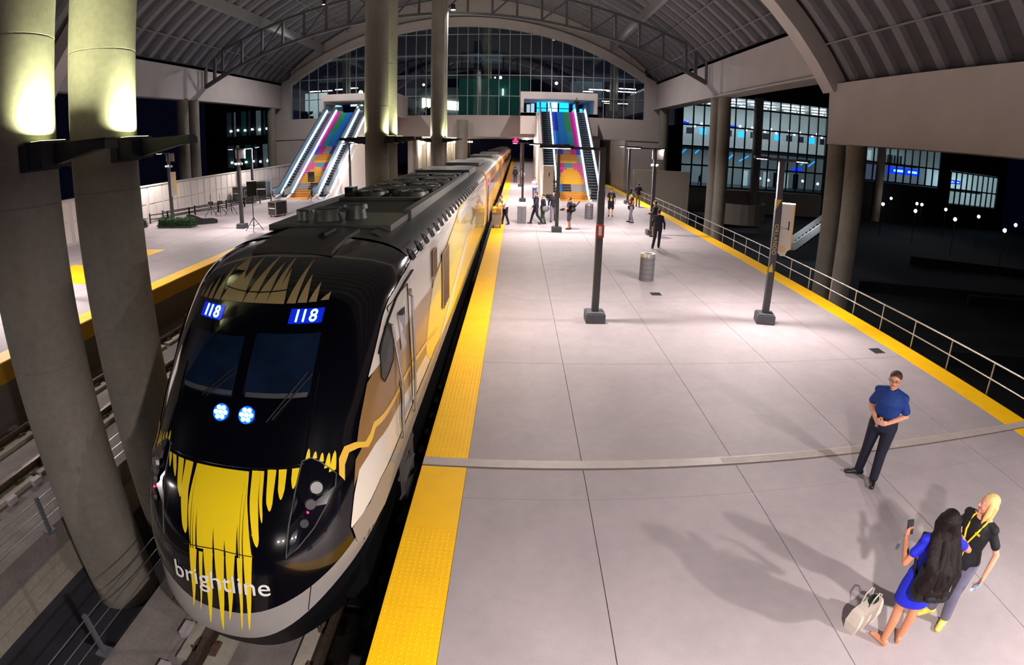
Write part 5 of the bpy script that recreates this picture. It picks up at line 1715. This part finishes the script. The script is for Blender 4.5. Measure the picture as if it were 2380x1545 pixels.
def person(label, loc, rz, H=1.75, pose={}, skin='skin_light', top=None, bottom=None, sleeve=.5, legs=1.0, shoes='shoe_black', hair=('hair_brown', 'short'), female=False, vox=.022, dress=False, hands={}, bare_feet=False, turn=0, group='people on the platform', extras=None, hem=0, girth=1.0, tucked=False):
    J = dict(BASE)
    J.update(pose)
    J = {k: Vector(v) for k, v in J.items() if isinstance(v, tuple)}
    P = thing('person', label, 'person', loc, rz, group)
    s_ = H / 1.75
    P.scale = (s_ * girth, s_ * girth, s_)
    fine = vox < .015
    # ---- body: one continuous surface
    b = MB()
    b.loft(torso_rings(J, 0, female=female))
    cap(b, J['neck'] - Vector((0, 0, .04)), J['head'] - Vector((0, .015, .06)), .056 if not female else .047, .052 if not female else .045)
    R = Matrix.Rotation(turn, 3, 'Z')
    hc = J['head']
    def hp(x, y, z):
        return hc + R @ Vector((x, y, z))
    # skull, jaw, features
    hb = MB()
    hb.ball((0, -.012, .022), (.074, .092, .088), 20, 14)
    hb.ball((0, .018, -.035), (.058, .068, .080), 18, 12)
    hb.ball((0, .062, -.085), (.026, .022, .026), 12, 8)
    cap(hb, (0, .084, .006), (0, .104, -.026), .009, .013, 8)
    hb.ball((.012, .098, -.030), (.008, .01, .007), 8, 6).ball((-.012, .098, -.030), (.008, .01, .007), 8, 6)
    hb.ball((.032, .074, .022), (.026, .014, .009), 10, 6).ball((-.032, .074, .022), (.026, .014, .009), 10, 6)
    hb.ball((.04, .06, -.03), (.022, .022, .022), 10, 6).ball((-.04, .06, -.03), (.022, .022, .022), 10, 6)
    for s in (-1, 1):
        hb.ball((s * .076, -.008, -.012), (.011, .02, .032), 10, 8)
    b.add([hp(*v) for v in hb.v], hb.f)
    for sd, sg in (('r', 1), ('l', -1)):
        cap(b, J['sh_' + sd] - Vector((sg * .02, 0, .0)), J['el_' + sd], .052 if not female else .043, .040 if not female else .034)
        cap(b, J['neck'] - Vector((-sg * .015, 0, .01)), J['sh_' + sd] + Vector((0, 0, .012)), .048, .044)
        fa = J['wr_' + sd] - J['el_' + sd]
        cap(b, J['el_' + sd], J['el_' + sd] + fa * .35, .038 if not female else .033, .040 if not female else .034)
        cap(b, J['el_' + sd] + fa * .35, J['wr_' + sd], .040 if not female else .034, .025)
        hd = hands.get(sd, {})
        hand(b, J['wr_' + sd], hd.get('d', fa), hd.get('n', (-sg, 0, 0)), hd.get('side', sg), hd.get('curl', .45), 1.0 if not female else .92, fine)
        cap(b, J['hip_' + sd], J['kn_' + sd], .088, .055)
        sh = J['an_' + sd] - J['kn_' + sd]
        cap(b, J['kn_' + sd], J['kn_' + sd] + sh * .35 + Vector((0, -.012, 0)), .054, .053)
        cap(b, J['kn_' + sd] + sh * .35 + Vector((0, -.012, 0)), J['an_' + sd], .053, .036)
        ft = pose.get('ft_' + sd, (sg * .03, .17, 0))
        f = Vector((ft[0], ft[1], 0)).normalized()
        a = J['an_' + sd]
        heel = Vector((a.x, a.y, a.z - .045)) - f * .035
        toe = Vector((a.x, a.y, a.z - .062)) + f * .155
        if 'tz_' + sd in pose:
            toe.z = pose['tz_' + sd]
        cap(b, heel, toe, .033, .022)
        cap(b, heel + Vector((0, 0, .02)), toe + Vector((f.y * .02, -f.x * .02, .0)) - f * .03, .03, .026)
    b.v = [tuple(v) for v in b.v]
    rounded(b, 'body', skin, P, vox if not fine else .0062, 3)
    # eyes, mouth, brows
    if vox < .026:
        for s in (-1, 1):
            MB().ball(hp(s * .031, .0795, .004), (.0115, .0115, .006), 10, 6).build('eye', 'eye_white', P, smooth=True)
            MB().ball(hp(s * .031, .0895, .004), .0042 if fine else .007, 8, 6).build('pupil', 'eye_dark', P, smooth=True)
            e = MB()
            cap(e, hp(s * .018, .0905, .026), hp(s * .047, .081, .025), .0032, .0022, 6)
            e.build('brow', hair[0] if hair[1] != 'cap' else 'hair_brown', P, smooth=True)
        e = MB()
        cap(e, hp(-.018, .0835, -.058), hp(.018, .0835, -.058), .006, .006, 8)
        e.build('mouth', 'lips', P, smooth=True)
    # ---- clothing
    if top:
        t = MB()
        rings = torso_rings(J, .018 if not hem else .03, female=female)
        if dress:
            rings = rings[1:]
        if tucked:
            rings = rings[1:]
        t.loft(rings if not female else rings[:-1])
        for sd, sg in (('r', 1), ('l', -1)):
            a, e_, w_ = J['sh_' + sd], J['el_' + sd], J['wr_' + sd]
            cap(t, J['neck'] - Vector((-sg * (.015 if not female else .045), 0, .012 if not female else .035)), a + Vector((0, 0, .012)), .061 if not female else .055, .059 if not female else .054)
            if sleeve <= 1:
                cap(t, a - Vector((sg * .03, 0, 0)), a + (e_ - a) * sleeve, .062 if not female else .053, (.062 if sleeve < .8 else .052) if not female else .052)
            else:
                cap(t, a - Vector((sg * .03, 0, 0)), e_, .063, .054)
                cap(t, e_, e_ + (w_ - e_) * (sleeve - 1), .054, .042)
        if hem:
            c = J['pelvis']
            t.loft([[c + Vector((.195 * cos(k * pi / 9), .145 * sin(k * pi / 9), dz)) for k in range(18)] for dz in (.1, -hem)])
        if dress:
            rr = []
            for f_, rx, ry in ((0, .185, .135), (.45, .205, .155), (1, .20, .15)):
                c = J['pelvis'] * (1 - f_) + (J['kn_r'] + J['kn_l']) / 2 * f_
                c = Vector((c.x, c.y, J['pelvis'].z - .36 * f_))
                rr.append([c + Vector((rx * cos(2 * pi * k / 18), ry * sin(2 * pi * k / 18), 0)) for k in range(18)])
            t.loft(rr)
        t.v = [tuple(v) for v in t.v]
        rounded(t, 'dress' if dress else 'top', top, P, max(vox * .7, .009), 3)
    if bottom:
        t = MB()
        t.loft(torso_rings(J, .023 if tucked else .014, female=female)[:3])
        for sd in 'rl':
            h_, k_, a_ = J['hip_' + sd], J['kn_' + sd], J['an_' + sd]
            cap(t, h_, k_, .104, .073)
            if legs > .5:
                f_ = (legs - .5) * 2
                e_ = k_ + (a_ - k_) * f_
                cap(t, k_, e_, .073, .062 if f_ > .9 else .055)
            else:
                t.cyl(h_, h_ + (k_ - h_) * 1.02, .108, .092, n=14)
        t.v = [tuple(v) for v in t.v]
        rounded(t, 'trousers' if legs > .6 else 'shorts', bottom, P, max(vox * .7, .009), 3)
    if shoes:
        for sd, sg in (('r', 1), ('l', -1)):
            ft = pose.get('ft_' + sd, (sg * .03, .17, 0))
            f = Vector((ft[0], ft[1], 0)).normalized()
            a = J['an_' + sd]
            t = MB()
            z = a.z - .05
            toe = Vector((a.x, a.y, z)) + f * .165
            if 'tz_' + sd in pose:
                toe.z = pose['tz_' + sd]
            cap(t, Vector((a.x, a.y, z)) - f * .045, toe, .042, .036)
            cap(t, Vector((a.x, a.y, z + .02)) - f * .03, Vector((a.x, a.y, z + .012)) + f * .08, .045, .042)
            t.v = [tuple(v) for v in t.v]
            rounded(t, 'shoe', shoes, P, max(vox * .6, .008), 2)
    # ---- hair
    hm, style = hair
    t = MB()
    if style in ('short', 'cap'):
        t.ball((0, -.024, .044), (.082, .094, .080), 20, 12)
        t.ball((0, -.055, .0), (.074, .060, .075), 16, 10)
        if style == 'cap':
            t.ball((0, .07, .055), (.06, .07, .012), 14, 6)
    elif style == 'bob':
        t.ball((0, -.025, .045), (.084, .094, .078), 20, 12)
        for s in (-1, 1):
            cap(t, (s * .072, -.01, .03), (s * .082, .012, -.11), .03, .026, 10)
            cap(t, (s * .082, .012, -.11), (s * .078, .025, -.18), .026, .012, 10)
            cap(t, (s * .05, -.065, .0), (s * .06, -.05, -.15), .04, .03, 10)
        cap(t, (0, -.08, .0), (0, -.07, -.16), .045, .03, 10)
    elif style == 'long':
        t.ball((0, -.022, .04), (.088, .10, .085), 20, 12)
        rnd = random.Random(5)
        for k in range(15):
            a = -pi / 2 + (k - 7) * .27
            x, y = .075 * cos(a), .075 * sin(a) - .02
            pr = Vector((x, y, .03))
            L_ = .70 - abs(k - 7) * .016 + rnd.uniform(-.03, .04)
            for i in range(7):
                z = .03 - L_ * (i + 1) / 7
                spread = 1 + 1.0 * min(1, (i + 1) / 4)
                q = Vector((x * spread + .018 * sin(i * 1.7 + k), y * .75 - .08 * min(1, i / 2) - .20 * max(0, min(1, (i - 1.2) / 2)) + .012 * cos(i * 1.9 + k * 2), z))
                cap(t, pr, q, .042 - .002 * i, .041 - .0022 * i, 8)
                pr = q
    if style != 'bald':
        t.v = [tuple(hp(*v)) for v in t.v]
        rounded(t, 'hair' if style != 'cap' else 'cap', hm, P, max(vox * .55, .0085), 2, .4)
    if extras:
        extras(P, J, hp)
    return P

V = Vector
# --- three people in the foreground
def man_extras(P, J, hp):
    g = MB()
    for s in (-1, 1):
        pts = [hp(s * .031 + .021 * cos(t), .100, .004 + .014 * sin(t)) for t in zr(0, 2 * pi, 12)]
        g.tube(pts, .0018, 5)
        g.tube([hp(s * .052, .098, .008), hp(s * .078, .04, .008), hp(s * .08, -.01, .004)], .002, 5)
    g.tube([hp(-.011, .102, .006), hp(.011, .102, .006)], .002, 5)
    g.build('glasses', 'lamp_case', P)
    c = MB()
    for s in (-1, 1):
        c.add([tuple(J['neck'] + V(v)) for v in ((s * .005, .075, -.03), (s * .062, .055, .0), (s * .07, .02, .03), (s * .062, .03, .05), (s * .05, .062, .02), (s * .002, .088, -.055))], [(0, 1, 2, 3, 4, 5)])
    c.build('collar', 'polo_blue', P)
    MB().add([tuple(J['neck'] + V(v)) for v in ((-.03, .07, .0), (.03, .07, .0), (0, .085, -.05))], [(0, 1, 2)]).build('undershirt', 'shirt_white', P)
    bl = MB()
    bl.loft([[(.188 * cos(2 * pi * k / 20), .142 * sin(2 * pi * k / 20), z) for k in range(20)] for z in (1.03, 1.065)])
    bl.build('belt', 'shoe_black', P)
    MB().box(.03, .135, .93, .07, .155, 1.01).build('badge_clip', 'steel', P)
person('man in a navy polo shirt and glasses with hands clasped at his waist', (5.34, 5.66, 0), radians(124), 1.77,
       dict(el_r=(.245, -.06, 1.13), wr_r=(.07, .19, 1.045), el_l=(-.245, -.06, 1.13), wr_l=(-.06, .20, 1.035), kn_r=(.12, .0, .5), an_r=(.15, -.03, .085), kn_l=(-.09, .03, .5), an_l=(-.10, .03, .085), ft_r=(.14, .12, 0), ft_l=(-.05, .16, 0)),
       top='polo_blue', bottom='trousers_navy', sleeve=.72, hair=('hair_brown', 'short'), vox=.014, turn=.15,
       hands={'r': dict(d=(-1, .35, .05), n=(-.2, -1, 0), curl=.75), 'l': dict(d=(1, .2, 0.1), n=(0, -1, 0), curl=.9)}, extras=man_extras, girth=1.13, tucked=True)
def dark_extras(P, J, hp):
    bp = put('backpack', None, P)
    b = MB()
    c = J['chest']
    cap(b, (-.10, -.20, 1.20), (.10, -.20, 1.20), .095, .095)
    cap(b, (-.11, -.21, .93), (.11, -.21, .93), .105, .105)
    b.box(-.19, -.30, .90, .19, -.12, 1.22)
    rounded(b, 'pack_body', 'bag_black', bp, .014, 4)
    b = MB()
    cap(b, (-.08, -.315, .95), (.08, -.315, .95), .05, .05)
    cap(b, (-.08, -.315, 1.05), (.08, -.315, 1.05), .045, .045)
    rounded(b, 'pack_pocket', 'bag_black', bp, .012, 3)
    for s in (-1, 1):
        MB().tube([(s * .1, -.14, 1.40), (s * .12, -.02, 1.475), (s * .13, .13, 1.38), (s * .14, .15, 1.2), (s * .16, -.02, 1.05), (s * .15, -.13, 1.0)], .017, 6).build('strap', 'bag_black', bp)
    MB().cyl((.08, -.34, 1.15), (.08, -.36, 1.08), .008, n=6).build('zip_pull', 'steel', bp)
    ph = MB().box(-.037, -.005, -.075, .037, .005, .075).build('phone', 'black', P)
    ph.location = J['wr_l'] + V((.035, .075, .10))
    ph.rotation_euler = (radians(-25), 0, .2)
    kc = MB().tube([tuple(J['wr_l'] + V((.0, .05, .05))), tuple(J['wr_l'] + V((-.04, .03, -.03))), tuple(J['wr_l'] + V((-.045, .03, -.10)))], .004, 5)
    kc.box(J['wr_l'].x - .06, J['wr_l'].y + .025, J['wr_l'].z - .15, J['wr_l'].x - .03, J['wr_l'].y + .035, J['wr_l'].z - .08)
    kc.build('key_ring', 'steel', P)
person('woman with long dark hair in a blue dress wearing a black backpack', (3.93, 2.87, 0), radians(-16), 1.70,
       dict(el_r=(.40, .04, 1.24), wr_r=(.27, .22, 1.36), el_l=(-.30, -.02, 1.13), wr_l=(-.24, .22, 1.22), an_r=(.08, -.02, .085), an_l=(-.12, -.06, .085), kn_l=(-.10, 0, .5), ft_l=(-.10, .14, 0), ft_r=(.06, .16, 0)),
       skin='skin_mid', top='dress_blue', bottom=None, sleeve=.55, hair=('hair_dark', 'long'), vox=.014, dress=True, shoes=None, female=True, turn=-.1,
       hands={'l': dict(d=(.1, .5, .8), n=(.4, -.5, .2), curl=.7), 'r': dict(d=(-.5, .3, .7), n=(-.5, -.5, .2), curl=.8)}, extras=dark_extras)
def blond_extras(P, J, hp):
    ln = put('neck_lanyard', None, P)
    for s in (-1, 1):
        MB().tube([(s * .075, -.03, 1.485), (s * .085, .06, 1.45), (s * .06, .15, 1.32), (s * .012, .17, 1.16)], .011, 6).build('ribbon', 'lanyard', ln)
    MB().box(-.04, .165, 1.04, .04, .175, 1.15).build('card', 'lanyard', ln)
    MB().box(-.11, .138, 1.33, -.05, .146, 1.35).build('name_badge', 'sign_yellow', P)
    w = J['wr_l']
    d = (w - J['el_l']).normalized()
    b = MB()
    c = w + d * .10 + V((.01, .02, -.01))
    b.cyl(c - V((0, .06, 0)), c + V((0, .05, 0)), .03, n=14)
    b.cyl(c + V((0, .05, 0)), c + V((0, .08, 0)), .026, .012, n=14)
    b.build('bottle', 'balustrade', P)
    MB().cyl(c + V((0, .08, 0)), c + V((0, .1, 0)), .014, n=10).build('bottle_cap', 'white', P)
    for s in (-1, 1):
        MB().ball(hp(s * .078, .0, -.055), .007, 8, 6).build('earring', 'steel', P)
person('blond woman in a black shirt with a yellow lanyard and yellow shoes', (4.60, 2.99, 0), radians(100), 1.68,
       dict(el_r=(.26, .02, 1.14), wr_r=(.17, .2, 1.22), el_l=(-.30, -.05, 1.16), wr_l=(-.33, .06, .93), an_r=(.09, -.03, .085), kn_r=(.09, .03, .5), an_l=(-.12, -.06, .085), ft_r=(.03, .17, 0), ft_l=(-.06, .16, 0)),
       skin='skin_light', top='tee_black', bottom='jeans_grey', legs=.96, sleeve=.62, shoes='shoe_yellow', hair=('hair_blond', 'bob'), vox=.014, female=True, turn=-.7,
       hands={'l': dict(d=(.05, .25, -.9), n=(.6, .6, 0), curl=1.0), 'r': dict(d=(-.5, .4, .5), n=(-.3, -.8, 0), curl=.7)}, extras=blond_extras)
tb = thing('tote_bag', 'pale tote bag standing by the bare feet of the woman in blue', 'bag', (3.70, 3.16, 0), radians(20))
b = MB()
b.loft([[(x * w, y * d, z) for x, y in ((-1, -1), (1, -1), (1, 1), (-1, 1))] for w, d, z in ((.19, .07, .0), (.205, .085, .12), (.19, .07, .27), (.17, .05, .33))])
b.build('bag_body', 'tote', tb)
for s in (-1, 1):
    MB().tube([(-.09, s * .05, .32), (-.07, s * .055, .45), (0, s * .05, .5), (.07, s * .055, .45), (.09, s * .05, .32)], .008, 6).build('handle', 'tote', tb)
MB().ball((.05, 0, .34), (.08, .05, .06), 12, 8).build('contents', 'leaf_dark', tb)

# --- people along the platform
WALK = dict(kn_r=(.10, .16, .52), an_r=(.10, .26, .10), kn_l=(-.10, -.06, .50), an_l=(-.10, -.32, .16), tz_l=.03, el_r=(.26, -.12, 1.14), wr_r=(.27, -.10, .89), el_l=(-.26, .05, 1.14), wr_l=(-.26, .22, .95))
person('man in a dark suit walking away near the railing', (6.35, 22.8, 0), radians(-12), 1.76, dict(WALK, kn_r=(.09, .1, .5), an_r=(.08, .14, .085), kn_l=(-.13, -.08, .5), an_l=(-.2, -.26, .12)), top='suit_dark', bottom='trousers_navy', sleeve=1.95, hem=.06, hair=('hair_brown', 'short'))
person('man in a black jacket and khaki trousers standing by the lamp post', (6.95, 25.75, 0), radians(60), 1.84, dict(el_r=(.27, .02, 1.16), wr_r=(.2, .24, 1.12), el_l=(-.27, .02, 1.16), wr_l=(-.18, .26, 1.1)), top='tee_black', bottom='khaki', sleeve=1.9, hem=.12, skin='skin_mid', hair=('hair_brown', 'short'))
def vest_extras(P, J, hp):
    t = MB()
    t.loft([[(rx * cos(2 * pi * k / 16), ry * sin(2 * pi * k / 16), z) for k in range(16)] for z, rx, ry in ((1.05, .185, .145), (1.25, .20, .155), (1.42, .17, .12))])
    t.build('safety_vest', 'vest_orange', P, smooth=True)
    b = MB()
    b.ball((.30, .05, .85), (.09, .2, .17), 14, 10)
    b.build('shoulder_bag', 'bag_black', P, smooth=True)
    MB().tube([(.3, .05, 1.0), (.2, .1, 1.3), (-.05, .02, 1.5)], .012, 6).build('bag_strap', 'bag_black', P)
person('man in an orange safety vest and grey trousers with a black bag', (6.75, 30.3, 0), radians(75), 1.76, dict(kn_r=(.12, .05, .5), an_r=(.14, .1, .085), an_l=(-.12, -.1, .085), el_r=(.25, .02, 1.15), wr_r=(.12, .2, 1.1), el_l=(-.25, .02, 1.15), wr_l=(-.1, .22, 1.08)), top='shirt_dark', bottom='slacks_grey', sleeve=1.8, hair=('shirt_green', 'cap'), extras=vest_extras)
person('man with back turned in a dark shirt and khaki trousers near the far railing', (9.05, 38.6, 0), radians(5), 1.75, dict(el_r=(.30, .05, 1.18), wr_r=(.12, .2, 1.25), el_l=(-.30, .05, 1.18), wr_l=(-.12, .2, 1.25)), top='shirt_dark', bottom='khaki', sleeve=1.6, hair=('cap_dark', 'cap'))
def badge_extras(P, J, hp):
    for s in (-1, 1):
        MB().tube([(s * .07, .06, 1.46), (s * .05, .15, 1.3), (0, .165, 1.12)], .012, 5).build('lanyard', 'lanyard', P)
    MB().box(-.06, .155, .98, .06, .175, 1.12).build('badge', 'lanyard', P)
person('man in black shirt and shorts with a yellow lanyard facing the camera', (5.95, 32.7, 0), radians(172), 1.78, {}, top='shirt_dark', bottom='shorts_dark', legs=.5, sleeve=.6, hair=('hair_brown', 'short'), extras=badge_extras)
def photo_extras(P, J, hp):
    b = MB()
    cap(b, (-.1, -.2, 1.3), (.1, -.2, 1.3), .1, .1)
    cap(b, (-.1, -.2, 1.05), (.1, -.2, 1.05), .11, .11)
    rounded(b, 'backpack', 'bag_black', P, .025, 3)
    MB().bar((.02, -.24, 1.15), (.12, -.5, 1.5), .05, .05).build('tripod_bundle', 'bag_black', P)
    MB().box(-.08, .28, .98, .06, .4, 1.1).cyl((0, .4, 1.04), (0, .52, 1.0), .045, n=12).build('camera', 'black', P)
person('photographer in dark shirt and grey shorts carrying a camera and backpack', (2.8, 27.3, 0), radians(70), 1.74, dict(el_r=(.27, .02, 1.15), wr_r=(.1, .24, 1.06), el_l=(-.27, .02, 1.15), wr_l=(-.1, .24, 1.02)), top='tee_black', bottom='shorts_grey', legs=.5, sleeve=.8, hem=.08, hair=('hair_brown', 'short'), skin='skin_mid', extras=photo_extras)
def duffel(P, J, hp):
    MB().ball((.32, .02, .74), (.1, .24, .13), 14, 10).build('duffel_bag', 'bag_black', P, smooth=True)
person('man in dark jacket and grey trousers carrying a duffel bag behind the post', (2.12, 29.9, 0), radians(175), 1.74, dict(WALK), top='shirt_dark', bottom='slacks_grey', sleeve=1.9, hair=('hair_brown', 'short'), extras=duffel)
person('man in a dark suit striding towards the train beside the square bin', (1.1, 28.8, 0), radians(95), 1.82, dict(WALK), top='suit_dark', bottom='trousers_navy', sleeve=1.95, hem=.06, hair=('hair_brown', 'short'), skin='skin_mid', shoes='shoe_brown')
def purse(P, J, hp):
    MB().ball((-.28, -.02, .9), (.1, .2, .18), 14, 10).build('hand_bag', 'slacks_grey', P, smooth=True)
    MB().tube([(-.28, -.02, 1.06), (-.2, 0, 1.4), (-.1, 0, 1.47)], .012, 6).build('bag_strap', 'slacks_grey', P)
person('woman in dark jacket with a grey hand bag behind the suited man', (1.5, 29.05, 0), radians(110), 1.66, dict(an_r=(.1, .08, .085), an_l=(-.1, -.1, .085)), top='shirt_dark', bottom='shirt_green', sleeve=1.8, hair=('hair_dark', 'short'), female=True, extras=purse, skin='skin_mid')
person('man in a white shirt leaning over the service trolley at the train', (-.58, 28.55, 0), radians(135), 1.76, dict(waist=(0, .06, 1.10), chest=(0, .17, 1.25), neck=(0, .27, 1.37), head=(0, .36, 1.49), sh_r=(.185, .24, 1.32), sh_l=(-.185, .24, 1.32), el_r=(.22, .42, 1.12), wr_r=(.12, .6, 1.05), el_l=(-.24, .4, 1.1), wr_l=(-.1, .6, 1.03), an_r=(.13, .1, .085), an_l=(-.14, -.12, .085)), top='shirt_white', bottom='trousers_navy', sleeve=.8, hair=('hair_brown', 'short'), skin='skin_mid')
person('person in pale top and blue jeans far off beside the escalator wall', (1.45, 42.0, 0), radians(170), 1.7, {}, top='sweater_grey', bottom='jeans_blue', sleeve=1.8, hair=('hair_dark', 'short'), vox=.035, female=True)
person('distant person in dark clothes walking on the covered platform', (.55, 55, 0), radians(0), 1.75, dict(WALK), top='sweater_grey', bottom='trousers_navy', sleeve=1.8, hair=('hair_dark', 'short'), vox=.04)
person('distant person in black near the far end of the yellow strip', (-.15, 58, 0), radians(0), 1.75, {}, top='tee_black', bottom='trousers_navy', sleeve=1.8, hair=('hair_dark', 'short'), vox=.04)
for i, (x, z, lab) in enumerate(((27.0, -1.3, 'left silhouetted person behind the terminal window'), (29.0, -1.3, 'right silhouetted person behind the terminal window'))):
    person(lab, (x * KT, YT + 1.2, zt(z)), radians(90 + 40 * i), 1.8, dict(WALK) if i else {}, top='tee_black', bottom='tee_black', sleeve=1.8, hair=('hair_dark', 'short'), vox=.045, skin='skin_dark', group='people in the terminal')
person('dark figure standing at the top of the right escalators', (6.3, 57.4, ZE), radians(180), 1.75, {}, top='tee_black', bottom='trousers_navy', sleeve=1.8, hair=('hair_dark', 'short'), vox=.04, group='people on the concourse')
